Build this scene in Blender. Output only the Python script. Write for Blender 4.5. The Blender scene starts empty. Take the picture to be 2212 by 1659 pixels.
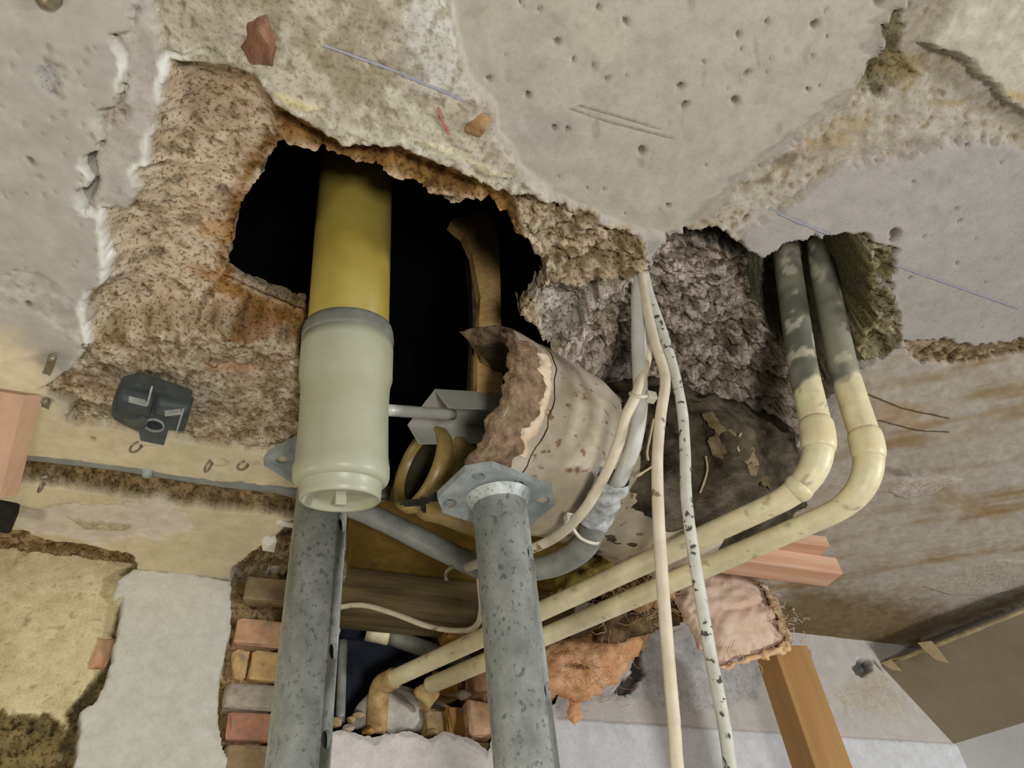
import bpy, bmesh, math, random
import numpy as np
from mathutils import Vector, Matrix
random.seed(7); rng = np.random.default_rng(7)

# ------------------------------------------------------------------ camera
# The camera was solved from the photograph: verticals meet at one point, the
# lines along the back wall at another.  World: X along the back wall to the
# right, Y towards the back wall, Z up.
W, H, F = 2212.0, 1659.0, 1661.0
up_c = np.array([-228.0, -1745.0, F]); up_c /= np.linalg.norm(up_c)
dw_c = np.array([4534.0, 995.0, F]); dw_c -= up_c * (dw_c @ up_c); dw_c /= np.linalg.norm(dw_c)
dn_c = np.cross(up_c, dw_c)
R = np.array([dw_c, dn_c, up_c])             # camera (right, down, forward) -> world
CAM = np.array([0.0, 0.0, 1.90])
HC = 0.50                                    # ceiling above the camera
ZC = CAM[2] + HC
YW = 0.875                                   # back wall
sc = bpy.context.scene
cd = bpy.data.cameras.new('camera'); cam = bpy.data.objects.new('camera', cd)
sc.collection.objects.link(cam)
cd.sensor_width = 36.0; cd.lens = 36.0 * F / W; cd.clip_start = 0.01; cd.clip_end = 50
M = Matrix.Identity(4)
for i in range(3):
    M[i][0] = R[i][0]; M[i][1] = -R[i][1]; M[i][2] = -R[i][2]; M[i][3] = CAM[i]
cam.matrix_world = M
sc.camera = cam

# ------------------------------------------------------------------ world, lamps, exposure
wd = bpy.data.worlds.new('world'); sc.world = wd; wd.use_nodes = True
wd.node_tree.nodes['Background'].inputs[0].default_value = (0.95, 0.97, 1.0, 1)
wd.node_tree.nodes['Background'].inputs[1].default_value = 0.16
vs = sc.view_settings
vs.view_transform = 'Standard'; vs.look = 'None'; vs.gamma = 1.0; vs.use_curve_mapping = False
vs.exposure = -0.06

def lamp(name, kind, loc, target, energy, col, size=0.3, **kw):
    d = bpy.data.lights.new(name, kind); d.energy = energy; d.color = col
    if kind == 'AREA': d.size = size
    else: d.shadow_soft_size = size
    for k, v in kw.items(): setattr(d, k, v)
    o = bpy.data.objects.new(name, d); sc.collection.objects.link(o); o.location = loc
    o.rotation_euler = (Vector(target) - Vector(loc)).to_track_quat('-Z', 'Y').to_euler()
    return o
# site lamp on the left by the wall (warm, grazing the ceiling), a soft lamp in
# front on the right, an added unseen fill near the camera to brighten the opening
lamp('site_lamp_left', 'POINT', (-0.60, 0.58, 1.88), (0, 0.6, 2.3), 4.6, (1.0, 0.91, 0.70), 0.05)
lamp('site_lamp_front', 'AREA', (1.75, -0.65, 1.75), (0.40, 0.5, 2.35), 18.5, (0.97, 0.985, 1.0), 0.22)
lamp('camera_fill', 'AREA', (0.05, -0.32, 1.66), (0.28, 0.5, 2.35), 5.4, (1.0, 0.975, 0.93), 0.12)

# ------------------------------------------------------------------ pixel helpers
def ray(px, py):
    return R @ np.array([px - W / 2, py - H / 2, F]) / F      # unit camera depth
def dep(px, py, d): return CAM + ray(px, py) * d
def hgt(px, py, dz=0.0):
    r = ray(px, py); return CAM + r * ((HC + dz) / r[2])
def wal(px, py, dy=0.0):
    r = ray(px, py); return CAM + r * ((YW + dy) / r[1])
def aty(px, py, y):
    r = ray(px, py); return CAM + r * (y / r[1])

# ------------------------------------------------------------------ noise
def _h(ix, iy, iz, s):
    n = (ix * 374761393 + iy * 668265263 + iz * 2147483647 + s * 974711) & 0xFFFFFFFF
    n = ((n ^ (n >> 13)) * 1274126177) & 0xFFFFFFFF
    n = ((n ^ (n >> 16)) * 2246822519) & 0xFFFFFFFF
    return ((n ^ (n >> 15)) & 0xFFFFFF) / float(0xFFFFFF)
def vn(x, y, z, s=0):
    x = np.asarray(x, float); y = np.asarray(y, float); z = np.asarray(z, float)
    x, y, z = np.broadcast_arrays(x, y, z)
    fx, fy, fz = np.floor(x), np.floor(y), np.floor(z)
    ix, iy, iz = fx.astype(np.int64), fy.astype(np.int64), fz.astype(np.int64)
    u, v, w = x - fx, y - fy, z - fz
    u = u * u * (3 - 2 * u); v = v * v * (3 - 2 * v); w = w * w * (3 - 2 * w)
    r = 0
    for a in (0, 1):
        for b in (0, 1):
            for c in (0, 1):
                if c and not np.any(w): continue
                r = r + _h(ix + a, iy + b, iz + c, s) * (u if a else 1 - u) * (v if b else 1 - v) * (w if c else 1 - w)
    return r
def fbm(x, y, z, sc_, octv=4, s=0, gain=0.5):
    a, t, r = 1.0, 0.0, 0.0
    f = 1.0 / sc_
    for o in range(octv):
        r = r + a * vn(np.asarray(x) * f + o * 17.3, np.asarray(y) * f - o * 9.1, np.asarray(z) * f, s + o * 31); t += a
        a *= gain; f *= 2.03
    return r / t            # 0..1, mean .5
def worley(x, y, sc_, s=0):
    """chunky cells: (height of the nearest chunk, distance to its border)"""
    X = np.asarray(x) / sc_; Y = np.asarray(y) / sc_; ix, iy = np.floor(X).astype(np.int64), np.floor(Y).astype(np.int64)
    d1 = np.full(X.shape, 9.0); d2 = d1.copy(); hv = np.zeros(X.shape)
    for a in (-1, 0, 1):
        for b in (-1, 0, 1):
            cx, cy = ix + a, iy + b; px = cx + _h(cx, cy, 0, s); py = cy + _h(cx, cy, 0, s + 7)
            d = np.hypot(X - px, Y - py); v = _h(cx, cy, 0, s + 13) + (X - px) * (_h(cx, cy, 0, s + 17) - 0.5) * 0.9 + (Y - py) * (_h(cx, cy, 0, s + 19) - 0.5) * 0.9
            c = d < d1; d2 = np.where(c, d1, np.minimum(d2, d)); hv = np.where(c, v, hv); d1 = np.where(c, d, d1)
    return hv - 0.5, d2 - d1
def sst(a, b, x):
    t = np.clip((x - a) / (b - a), 0, 1); return t * t * (3 - 2 * t)

def lin(c):
    c = np.asarray(c, float) / 255.0
    return np.where(c <= 0.04045, c / 12.92, ((c + 0.055) / 1.055) ** 2.4)
GAIN = 1.25
def alb(r, g, b, k=1.0): return np.minimum(lin((r, g, b)) * GAIN * k, 0.86)
def col4(c, k=1.0): return tuple(alb(*c, k)) + (1.0,)

def sdist(px, py, poly):
    """signed distance to polygon, positive inside"""
    P = np.asarray(poly, float); n = len(P)
    d2 = np.full(px.shape, 1e9); ins = np.zeros(px.shape, bool)
    for i in range(n):
        ax, ay = P[i]; bx, by = P[(i + 1) % n]
        ex, ey = bx - ax, by - ay
        t = np.clip(((px - ax) * ex + (py - ay) * ey) / (ex * ex + ey * ey + 1e-18), 0, 1)
        qx, qy = px - ax - t * ex, py - ay - t * ey
        d2 = np.minimum(d2, qx * qx + qy * qy)
        if ay != by:
            c = ((ay > py) != (by > py)) & (px < ex * (py - ay) / (by - ay) + ax)
            ins ^= c
    d = np.sqrt(d2)
    return np.where(ins, d, -d)

# ------------------------------------------------------------------ materials
MATS = {}
def nmat(name, c1, c2=None, scale=60.0, bump=0.3, bscale=150.0, rough=0.8, metal=0.0, attr=False,
         stretch=(1, 1, 1), spots=None, spot_scale=90.0, spot_amt=0.42, weave=0.0, rgmask=False, spec=0.3, bdist=0.002, trans=0.0, detail=6.0, lo=0.35, hi=0.65):
    if name in MATS: return MATS[name]
    m = bpy.data.materials.new(name); m.use_nodes = True
    nt = m.node_tree; N = nt.nodes; L = nt.links
    b = N['Principled BSDF']
    b.inputs['Roughness'].default_value = rough; b.inputs['Metallic'].default_value = metal
    b.inputs['Specular IOR Level'].default_value = spec
    if trans: b.inputs['Transmission Weight'].default_value = trans
    tc = N.new('ShaderNodeTexCoord'); mp = N.new('ShaderNodeMapping')
    mp.inputs['Scale'].default_value = stretch
    L.new(tc.outputs['Object'], mp.inputs['Vector'])
    nz = N.new('ShaderNodeTexNoise'); nz.inputs['Scale'].default_value = scale; nz.inputs['Detail'].default_value = detail
    nz.inputs['Roughness'].default_value = 0.65
    L.new(mp.outputs[0], nz.inputs['Vector'])
    rp = N.new('ShaderNodeValToRGB'); rp.color_ramp.elements[0].position = lo; rp.color_ramp.elements[1].position = hi
    L.new(nz.outputs['Fac'], rp.inputs['Fac'])
    if attr:
        at = N.new('ShaderNodeAttribute'); at.attribute_name = 'Col'
        rp.color_ramp.elements[0].color = (0.90, 0.895, 0.885, 1); rp.color_ramp.elements[1].color = (1.05, 1.05, 1.05, 1)
        mx = N.new('ShaderNodeMix'); mx.data_type = 'RGBA'; mx.blend_type = 'MULTIPLY'; mx.inputs[0].default_value = 1.0
        L.new(at.outputs['Color'], mx.inputs[6]); L.new(rp.outputs[0], mx.inputs[7]); cout = mx.outputs[2]
        if rgmask:
            sp = N.new('ShaderNodeTexNoise'); sp.inputs['Scale'].default_value = 330; sp.inputs['Detail'].default_value = 5; sp.inputs['Roughness'].default_value = 0.6
            L.new(mp.outputs[0], sp.inputs['Vector'])
            sr = N.new('ShaderNodeMapRange'); sr.inputs[1].default_value = 0.52; sr.inputs[2].default_value = 0.62; L.new(sp.outputs['Fac'], sr.inputs[0])
            sm = N.new('ShaderNodeMath'); sm.operation = 'MULTIPLY'; L.new(sr.outputs[0], sm.inputs[0]); L.new(at.outputs['Alpha'], sm.inputs[1])
            m3 = N.new('ShaderNodeMix'); m3.data_type = 'RGBA'; m3.blend_type = 'MULTIPLY'; L.new(sm.outputs[0], m3.inputs[0]); L.new(cout, m3.inputs[6]); m3.inputs[7].default_value = (0.44, 0.38, 0.29, 1); cout = m3.outputs[2]
            alpha_out = at.outputs['Alpha']
    else:
        c2 = c2 or tuple(int(v * 0.8) for v in c1)
        rp.color_ramp.elements[0].color = col4(c2); rp.color_ramp.elements[1].color = col4(c1)
        cout = rp.outputs[0]
    if spots:
        n2 = N.new('ShaderNodeTexNoise'); n2.inputs['Scale'].default_value = spot_scale; n2.inputs['Detail'].default_value = 4
        L.new(mp.outputs[0], n2.inputs['Vector'])
        r2 = N.new('ShaderNodeValToRGB'); r2.color_ramp.elements[0].position = spot_amt - 0.04; r2.color_ramp.elements[1].position = spot_amt + 0.03
        r2.color_ramp.elements[0].color = (1, 1, 1, 1); r2.color_ramp.elements[1].color = (0, 0, 0, 1)
        L.new(n2.outputs['Fac'], r2.inputs['Fac'])
        m2 = N.new('ShaderNodeMix'); m2.data_type = 'RGBA'
        L.new(r2.outputs[0], m2.inputs[0]); L.new(cout, m2.inputs[6]); m2.inputs[7].default_value = col4(spots); cout = m2.outputs[2]
    L.new(cout, b.inputs['Base Color'])
    if bump:
        n3 = N.new('ShaderNodeTexNoise'); n3.inputs['Scale'].default_value = bscale; n3.inputs['Detail'].default_value = 5; n3.inputs['Roughness'].default_value = 0.7
        L.new(mp.outputs[0], n3.inputs['Vector'])
        bp = N.new('ShaderNodeBump'); bp.inputs['Strength'].default_value = bump; bp.inputs['Distance'].default_value = bdist
        hsrc = n3.outputs['Fac']
        if weave:
            w1 = N.new('ShaderNodeTexWave'); w1.inputs['Scale'].default_value = weave; w1.bands_direction = 'X'; w1.inputs['Distortion'].default_value = 1.5
            w2 = N.new('ShaderNodeTexWave'); w2.inputs['Scale'].default_value = weave; w2.bands_direction = 'Z'; w2.inputs['Distortion'].default_value = 1.5
            L.new(mp.outputs[0], w1.inputs['Vector']); L.new(mp.outputs[0], w2.inputs['Vector'])
            ad = N.new('ShaderNodeMath'); ad.operation = 'ADD'; L.new(w1.outputs['Fac'], ad.inputs[0]); L.new(w2.outputs['Fac'], ad.inputs[1])
            a2 = N.new('ShaderNodeMath'); a2.operation = 'MULTIPLY_ADD'; a2.inputs[1].default_value = 0.35
            L.new(ad.outputs[0], a2.inputs[0]); L.new(n3.outputs['Fac'], a2.inputs[2]); hsrc = a2.outputs[0]
        if rgmask:
            bs = N.new('ShaderNodeMapRange'); bs.inputs[3].default_value = 0.12; bs.inputs[4].default_value = bump; L.new(alpha_out, bs.inputs[0]); L.new(bs.outputs[0], bp.inputs['Strength'])
        L.new(hsrc, bp.inputs['Height']); L.new(bp.outputs[0], b.inputs['Normal'])
    MATS[name] = m
    return m

# ------------------------------------------------------------------ object helpers
COL = sc.collection
def mesh_np(name, V, Fq, mat=None, colors=None, smooth=True):
    """V (n,3); Fq list/array of quads, tris or mixed lists"""
    me = bpy.data.meshes.new(name)
    if isinstance(Fq, np.ndarray):
        k = Fq.shape[1]
        me.vertices.add(len(V)); me.vertices.foreach_set('co', np.asarray(V, np.float32).ravel())
        me.loops.add(Fq.size); me.loops.foreach_set('vertex_index', Fq.astype(np.int32).ravel())
        me.polygons.add(len(Fq)); me.polygons.foreach_set('loop_start', np.arange(0, Fq.size, k, dtype=np.int32))
        me.update(calc_edges=True)
    else:
        me.from_pydata([tuple(map(float, v)) for v in V], [], [tuple(int(i) for i in f) for f in Fq]); me.update()
    if colors is not None:
        a = me.color_attributes.new('Col', 'FLOAT_COLOR', 'POINT')
        c = np.ones((len(V), 4), np.float32); colors = np.asarray(colors); c[:, :colors.shape[1]] = colors
        a.data.foreach_set('color', c.ravel())
    if smooth: me.polygons.foreach_set('use_smooth', np.ones(len(me.polygons), bool))
    if mat: me.materials.append(mat)
    return me
def tag(o, label=None, cat=None, group=None, kind=None):
    if label: o['label'] = label
    if cat: o['category'] = cat
    if group: o['group'] = group
    if kind: o['kind'] = kind
    return o
def thing(name, label, cat, loc, group=None):
    o = bpy.data.objects.new(name, None); COL.objects.link(o); o.location = tuple(map(float, loc)); o.empty_display_size = 0.02
    return tag(o, label, cat, group)
def wloc(o):
    p = np.zeros(3)
    while o is not None:
        p += np.array(o.location); o = o.parent
    return p
def add(name, VF, mat, parent=None, smooth=True, colors=None, loc=None):
    """mesh object from world-space verts; placed relative to its parent (or own loc)"""
    V, Fq = VF; V = np.asarray(V, float)
    off = wloc(parent) if parent is not None else (np.asarray(loc, float) if loc is not None else np.zeros(3))
    me = mesh_np(name, V - off, Fq, mat, colors, smooth)
    o = bpy.data.objects.new(name, me); COL.objects.link(o)
    if parent is not None: o.parent = parent
    elif loc is not None: o.location = tuple(map(float, loc))
    return o
def base_of(V):
    V = np.asarray(V); return np.array([V[:, 0].mean(), V[:, 1].mean(), V[:, 2].min()])
def solo(name, VF, mat, label, cat, group=None, smooth=True, kind=None, colors=None):
    return tag(add(name, VF, mat, None, smooth, colors, base_of(VF[0])), label, cat, group, kind)
def join(*vfs):
    V, Fs, n = [], [], 0
    for v, f in vfs:
        V.append(np.asarray(v, float)); Fs += [tuple(int(i) + n for i in q) for q in f]; n += len(v)
    return np.vstack(V), Fs

def catmull(P, n=8):
    P = np.asarray(P, float)
    Q = np.vstack([2 * P[0] - P[1], P, 2 * P[-1] - P[-2]]); out = []
    for i in range(1, len(Q) - 2):
        p0, p1, p2, p3 = Q[i - 1:i + 3]
        for t in np.linspace(0, 1, n, endpoint=False):
            out.append(0.5 * ((2 * p1) + (-p0 + p2) * t + (2 * p0 - 5 * p1 + 4 * p2 - p3) * t * t + (-p0 + 3 * p1 - 3 * p2 + p3) * t ** 3))
    out.append(Q[-2]); return np.array(out)
def fillet(P, rad, n=8):
    """polyline with rounded corners"""
    P = np.asarray(P, float); out = [P[0]]
    if np.isscalar(rad): rad = [rad] * len(P)
    for i in range(1, len(P) - 1):
        a = P[i - 1] - P[i]; b = P[i + 1] - P[i]
        la, lb = np.linalg.norm(a), np.linalg.norm(b); r = min(rad[i], la * 0.45, lb * 0.45)
        s, e = P[i] + a / la * r, P[i] + b / lb * r
        for t in np.linspace(0, 1, n): out.append((1 - t) ** 2 * s + 2 * t * (1 - t) * P[i] + t * t * e)
    out.append(P[-1]); return np.array(out)
def resample(P, step):
    P = np.asarray(P, float); s = np.r_[0, np.cumsum(np.linalg.norm(np.diff(P, axis=0), axis=1))]
    n = max(2, int(s[-1] / step) + 1); t = np.linspace(0, s[-1], n)
    return np.stack([np.interp(t, s, P[:, k]) for k in range(3)], 1)
def frames(P):
    T = np.gradient(P, axis=0); T /= np.linalg.norm(T, axis=1)[:, None] + 1e-12
    a = np.array([0, 0, 1.0]) if abs(T[0][2]) < 0.9 else np.array([1.0, 0, 0])
    u = np.cross(T[0], a); u /= np.linalg.norm(u); U = [u]
    for i in range(1, len(P)):
        u = u - T[i] * (u @ T[i]); u /= np.linalg.norm(u); U.append(u)
    U = np.array(U); return T, U, np.cross(T, U)
def tube(P, r, seg=20, caps=True, noise=0.0, nscale=0.02, seed=3, squash=1.0):
    P = np.asarray(P, float); n = len(P); r = np.broadcast_to(np.asarray(r, float), (n,))
    T, U, B = frames(P); a = np.linspace(0, 2 * np.pi, seg, endpoint=False)
    V = P[:, None] + r[:, None, None] * (np.cos(a)[None, :, None] * U[:, None] + squash * np.sin(a)[None, :, None] * B[:, None])
    if noise:
        d = (fbm(V[..., 0], V[..., 1], V[..., 2], nscale, 3, seed) - 0.5) * 2 * noise
        V = V + d[..., None] * (V - P[:, None]) / r[:, None, None]
    V = V.reshape(-1, 3); Fs = []
    for i in range(n - 1):
        for j in range(seg):
            k = (j + 1) % seg; Fs.append((i * seg + j, i * seg + k, (i + 1) * seg + k, (i + 1) * seg + j))
    if caps:
        Fs.append(tuple(range(seg))[::-1]); Fs.append(tuple((n - 1) * seg + j for j in range(seg)))
    return V, Fs
def lathe(p0, axis, prof, seg=40, cap0=False, cap1=False):
    """prof: list of (t along axis, radius)"""
    ax = np.asarray(axis, float); ax /= np.linalg.norm(ax)
    a = np.array([0, 0, 1.0]) if abs(ax[2]) < 0.9 else np.array([1.0, 0, 0])
    u = np.cross(ax, a); u /= np.linalg.norm(u); v = np.cross(ax, u)
    th = np.linspace(0, 2 * np.pi, seg, endpoint=False); V = []
    for t, r in prof:
        V.append(np.asarray(p0) + ax * t + r * (np.cos(th)[:, None] * u + np.sin(th)[:, None] * v))
    V = np.vstack(V); n = len(prof); Fs = []
    for i in range(n - 1):
        for j in range(seg):
            k = (j + 1) % seg; Fs.append((i * seg + j, i * seg + k, (i + 1) * seg + k, (i + 1) * seg + j))
    if cap0: Fs.append(tuple(range(seg))[::-1])
    if cap1: Fs.append(tuple((n - 1) * seg + j for j in range(seg)))
    return V, Fs
def boxvf(c, ex, ey, ez, bev=0.0015, jit=0.0, seed=0):
    """box about c with half-extent vectors, chamfered"""
    bm = bmesh.new(); bmesh.ops.create_cube(bm, size=2.0)
    hx, hy, hz = [np.linalg.norm(e) for e in (ex, ey, ez)]
    for v in bm.verts: v.co = (v.co.x * hx, v.co.y * hy, v.co.z * hz)
    if bev: bmesh.ops.bevel(bm, geom=bm.edges[:], offset=min(bev, 0.45 * min(hx, hy, hz)), segments=2, affect='EDGES', profile=0.5)
    V = np.array([v.co[:] for v in bm.verts]); bm.verts.index_update()
    Fs = [tuple(v.index for v in f.verts) for f in bm.faces]; bm.free()
    if jit:
        r2 = np.random.default_rng(seed); V = V + (fbm(V[:, 0] + seed, V[:, 1], V[:, 2], 0.012, 2, seed)[:, None] - 0.5) * jit * 2 + r2.normal(0, jit * 0.25, V.shape)
    B = np.array([np.asarray(e) / np.linalg.norm(e) for e in (ex, ey, ez)])
    return np.asarray(c) + V @ B, Fs
def beamvf(p0, p1, w, h, side=(0, 0, 1), bev=0.002, jit=0.0, seed=0):
    p0, p1 = np.asarray(p0, float), np.asarray(p1, float); d = p1 - p0; L = np.linalg.norm(d); d /= L
    s = np.asarray(side, float); s -= d * (s @ d); s /= np.linalg.norm(s); t = np.cross(d, s)
    return boxvf((p0 + p1) / 2, d * L / 2, t * w / 2, s * h / 2, bev, jit, seed)
def beam(name, p0, p1, w, h, mat, side=(0, 0, 1), parent=None, bev=0.002):
    """timber with its grain along local X"""
    p0, p1 = np.asarray(p0, float), np.asarray(p1, float); d = p1 - p0; L = np.linalg.norm(d); d /= L
    s = np.asarray(side, float); s -= d * (s @ d); s /= np.linalg.norm(s); t = np.cross(s, d)
    V, Fs = boxvf((0, 0, 0), (L / 2, 0, 0), (0, w / 2, 0), (0, 0, h / 2), bev)
    me = mesh_np(name, V, Fs, mat, None, False); o = bpy.data.objects.new(name, me); COL.objects.link(o)
    m = Matrix.Identity(4); c = (p0 + p1) / 2
    if parent is not None: c = c - wloc(parent); o.parent = parent
    for i in range(3): m[i][0] = d[i]; m[i][1] = t[i]; m[i][2] = s[i]; m[i][3] = c[i]
    o.matrix_local = m
    return o
def rock(c, r, seed, squash=(1, 1, 1), sub=2, rough=0.12):
    r2 = np.random.default_rng(seed); bm = bmesh.new(); bmesh.ops.create_icosphere(bm, subdivisions=sub, radius=1.0)
    V = np.array([v.co[:] for v in bm.verts]); Fs = [tuple(v.index for v in f.verts) for f in bm.faces]; bm.free()
    for _ in range(9):
        n = r2.normal(size=3); n /= np.linalg.norm(n); d = r2.uniform(0.5, 0.85)
        k = V @ n - d; V = V - np.where(k > 0, k, 0)[:, None] * n
    V = V * (1 + rough * (fbm(V[:, 0] + seed, V[:, 1], V[:, 2], 0.5, 3, seed)[:, None] - 0.5) * 2)
    return np.asarray(c) + V * np.asarray(squash) * r, Fs
def slab(poly3, thick, nrm):
    """extruded outline"""
    P = np.asarray(poly3, float); n = len(P); nrm = np.asarray(nrm, float); nrm /= np.linalg.norm(nrm)
    V = np.vstack([P, P + nrm * thick]); Fs = [tuple(range(n)), tuple(range(n, 2 * n))[::-1]]
    for i in range(n): j = (i + 1) % n; Fs.append((j, i, n + i, n + j))
    return V, Fs
def pillow(P3, nrm, thick, back=0.3, step=0.003, rnd=0.02, namp=0.004, nscale=0.012, rag=0.003, seed=1, ridge=0.0):
    """swollen lump with a given outline: nrm points at the viewer side"""
    P3 = np.asarray(P3, float); c = P3.mean(0); nrm = np.asarray(nrm, float); nrm /= np.linalg.norm(nrm)
    a = np.array([0, 0, 1.0]) if abs(nrm[2]) < 0.9 else np.array([0, 1.0, 0])
    u = np.cross(a, nrm); u /= np.linalg.norm(u); v = np.cross(nrm, u)
    P2 = np.stack([(P3 - c) @ u, (P3 - c) @ v], 1); tilt = np.linalg.lstsq(np.c_[P2, np.ones(len(P2))], (P3 - c) @ nrm, rcond=None)[0]
    lo, hi = P2.min(0) - 0.01, P2.max(0) + 0.01
    xs = np.arange(lo[0], hi[0], step); ys = np.arange(lo[1], hi[1], step); X, Y = np.meshgrid(xs, ys)
    sd = sdist(X, Y, P2) + (fbm(X, Y, seed * 1.7, 0.012, 3, seed) - 0.5) * 2 * rag
    ins = sd > 0; cell = ins[:-1, :-1] & ins[1:, :-1] & ins[:-1, 1:] & ins[1:, 1:]
    prof = np.sqrt(np.clip(1 - (1 - np.clip(sd / rnd, 0, 1)) ** 2, 0, 1))
    base = tilt[0] * X + tilt[1] * Y + tilt[2]
    nf = (fbm(X, Y, seed * 3.1, nscale, 4, seed + 5) - 0.5) * 2 * namp
    if ridge: nf = nf + ridge * (np.abs(fbm(X * 0.6, Y, 0, nscale * 1.6, 3, seed + 9) - 0.5) * 4 - 0.6) * prof
    zf = base + thick * prof + nf * np.clip(sd / (rnd * 0.4), 0, 1); zb = base - thick * back * prof
    idx = -np.ones(X.shape, int); use = np.zeros(X.shape, bool)
    use[:-1, :-1] |= cell; use[1:, :-1] |= cell; use[:-1, 1:] |= cell; use[1:, 1:] |= cell
    k = int(use.sum()); idx[use] = np.arange(k)
    def pts(z): return c + X[use][:, None] * u + Y[use][:, None] * v + z[use][:, None] * nrm
    V = np.vstack([pts(zf), pts(zb)]); ii, jj = np.nonzero(cell)
    q = np.stack([idx[ii, jj], idx[ii, jj + 1], idx[ii + 1, jj + 1], idx[ii + 1, jj]], 1)
    Fs = [q, q[:, ::-1] + k]
    e = {}
    for f in q:
        for a_, b_ in zip(f, np.roll(f, -1)):
            if (b_, a_) in e: del e[(b_, a_)]
            else: e[(a_, b_)] = 1
    st = np.array([(b_, a_, a_ + k, b_ + k) for a_, b_ in e]); Fs.append(st)
    return V, np.vstack(Fs)
def cut(o, cutters):
    """real holes: boolean applied to the mesh, cutters removed"""
    cs = []
    for V, Fs in cutters:
        me = mesh_np('c', np.asarray(V) - wloc(o), Fs, None, None, False); c = bpy.data.objects.new('c', me); COL.objects.link(c)
        c.location = tuple(wloc(o)); cs.append(c)
        md = o.modifiers.new('b', 'BOOLEAN'); md.operation = 'DIFFERENCE'; md.object = c; md.solver = 'EXACT'
    bpy.context.view_layer.update()
    dg = bpy.context.evaluated_depsgraph_get(); me = bpy.data.meshes.new_from_object(o.evaluated_get(dg)); old = o.data
    o.modifiers.clear(); o.data = me
    for c in cs: d = c.data; bpy.data.objects.remove(c); bpy.data.meshes.remove(d)
    return o
# ================================================================== the ceiling
PLAST = nmat('ceiling_plaster', (0, 0, 0), attr=True, rgmask=True, scale=55, bump=0.8, bscale=260, rough=0.9, spec=0.15, bdist=0.0016)
def c2(poly, dz=0.0): return [tuple(hgt(x, y, dz)[:2]) for x, y in poly]
def axis_grid(lo, f0, f1, hi, fine, coarse):
    a = np.arange(f1, hi + coarse, coarse)[1:]; b = np.arange(f0, lo - coarse, -coarse)[1:][::-1]
    return np.r_[b, np.arange(f0, f1, fine), f1, a]
xs = np.r_[axis_grid(-1.3, -0.24, 0.70, 0.70, 0.0018, 0.08), np.arange(0.7026, 1.26, 0.0026), np.arange(1.30, 1.75, 0.08)]
ys = axis_grid(-1.0, -0.02, YW - 0.002, YW + 0.0, 0.0018, 0.08); ys = ys[ys <= YW + 0.02]; ys[-1] = YW + 0.02
GX, GY = np.meshgrid(xs, ys)
n1 = fbm(GX, GY, 0, 0.030, 4, 11) - 0.5; n2 = fbm(GX, GY, 0, 0.010, 4, 12) - 0.5
n3 = fbm(GX, GY, 0, 0.10, 3, 13) - 0.5; n4 = fbm(GX, GY, 0, 0.0045, 3, 14) - 0.5
pit = fbm(GX, GY, 0, 0.006, 3, 15); pit2 = fbm(GX, GY, 0, 0.014, 3, 16)
Z = np.full(GX.shape, 0.006); CC = np.zeros(GX.shape + (3,))
CC[:] = alb(158, 152, 146); CC *= (1 + 0.16 * n3 + 0.10 * n2)[..., None]
RG = np.full(GX.shape, 0.15)
wx_, wy_ = GX + n2 * 0.012, GY + n1 * 0.02
ck1, cb1 = worley(wx_, wy_, 0.016, 3); ck2, cb2 = worley(wx_, wy_, 0.007, 4); ck3, cb3 = worley(GX + n2 * 0.02, GY + n1 * 0.03, 0.034, 5)
CHUNK = ck3 * 0.9 + ck1 * 0.7 + ck2 * 0.35 + 0.35 * sst(0.12, 0.0, cb1) + 0.25 * sst(0.1, 0.0, cb3)
SDS = {}
def layer(name, poly, dz, c1, cB=None, soft=0.0022, rag=0.005, amp=0.001, vs_='n2', pits=0.0, pcol=None, pth=0.62, keepz=False, keepc=False, alpha=1.0, w2d=None, cmix=6.0, chunk=0.0, rg=None, clip=None):
    global Z, CC, RG
    sd = sdist(GX, GY, c2(poly) if w2d is None else w2d) + (n2 * 1.2 + n4 * 0.8) * 2 * rag + n1 * rag * 1.3
    SDS[name] = sd
    m = sst(-soft * 0.5, soft * 0.5, sd)
    if clip: m = m * sst(-0.002, 0.002, SDS[clip])
    nz = {'n1': n1, 'n2': n2, 'n4': n4, 'n3': n3}[vs_]
    if not keepz:
        h = dz(sd) if callable(dz) else dz
        h = h + amp * 2 * nz + min(amp, 0.0018) * 0.6 * n4 + chunk * CHUNK
        if pits: h = h + pits * sst(pth, pth + 0.08, pit)
        Z = Z * (1 - m) + h * m
        RG = RG * (1 - m) + (np.clip(amp / 0.0018, 0.12, 1.0) if rg is None else rg) * m
    if not keepc:
        a = alb(*c1); b = alb(*(cB or [v * 0.88 for v in c1]))
        t = np.clip(0.5 + cmix * 0.5 * (n2 * 0.8 + n4 * 0.6 + n1 * 0.4), 0, 1)[..., None]
        c = a * (1 - t) + b * t
        if pcol is not None:
            k = 0.8 * sst(pth - 0.06, pth + 0.10, pit)[..., None]; c = c * (1 - k) + alb(*pcol) * k
        mm = (m * alpha)[..., None]; CC = CC * (1 - mm) + c * mm
    return sd
SLAB1 = [(955, -60), (980, 60), (1000, 150), (1010, 190), (1040, 213), (1068, 240), (1074, 300), (1103, 333), (1125, 375), (1179, 430), (1297, 486), (1381, 516), (1449, 527), (1523, 496), (1562, 462), (1620, 395), (1690, 345), (1790, 268), (1860, 212), (1910, 140), (1925, 60), (1965, 20), (1990, -80)]
layer('slab1', SLAB1, 0.013, (168, 162, 149), (160, 154, 141), rag=0.0012, amp=0.0005, vs_='n1', cmix=4, rg=0.12)
BAND = [(280, -80), (962, -80), (975, 40), (998, 150), (1012, 190), (1040, 213), (1068, 240), (1072, 300), (1105, 335), (1122, 380), (1179, 432), (1300, 490), (1200, 640), (700, 640), (300, 560), (200, 300)]
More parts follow.
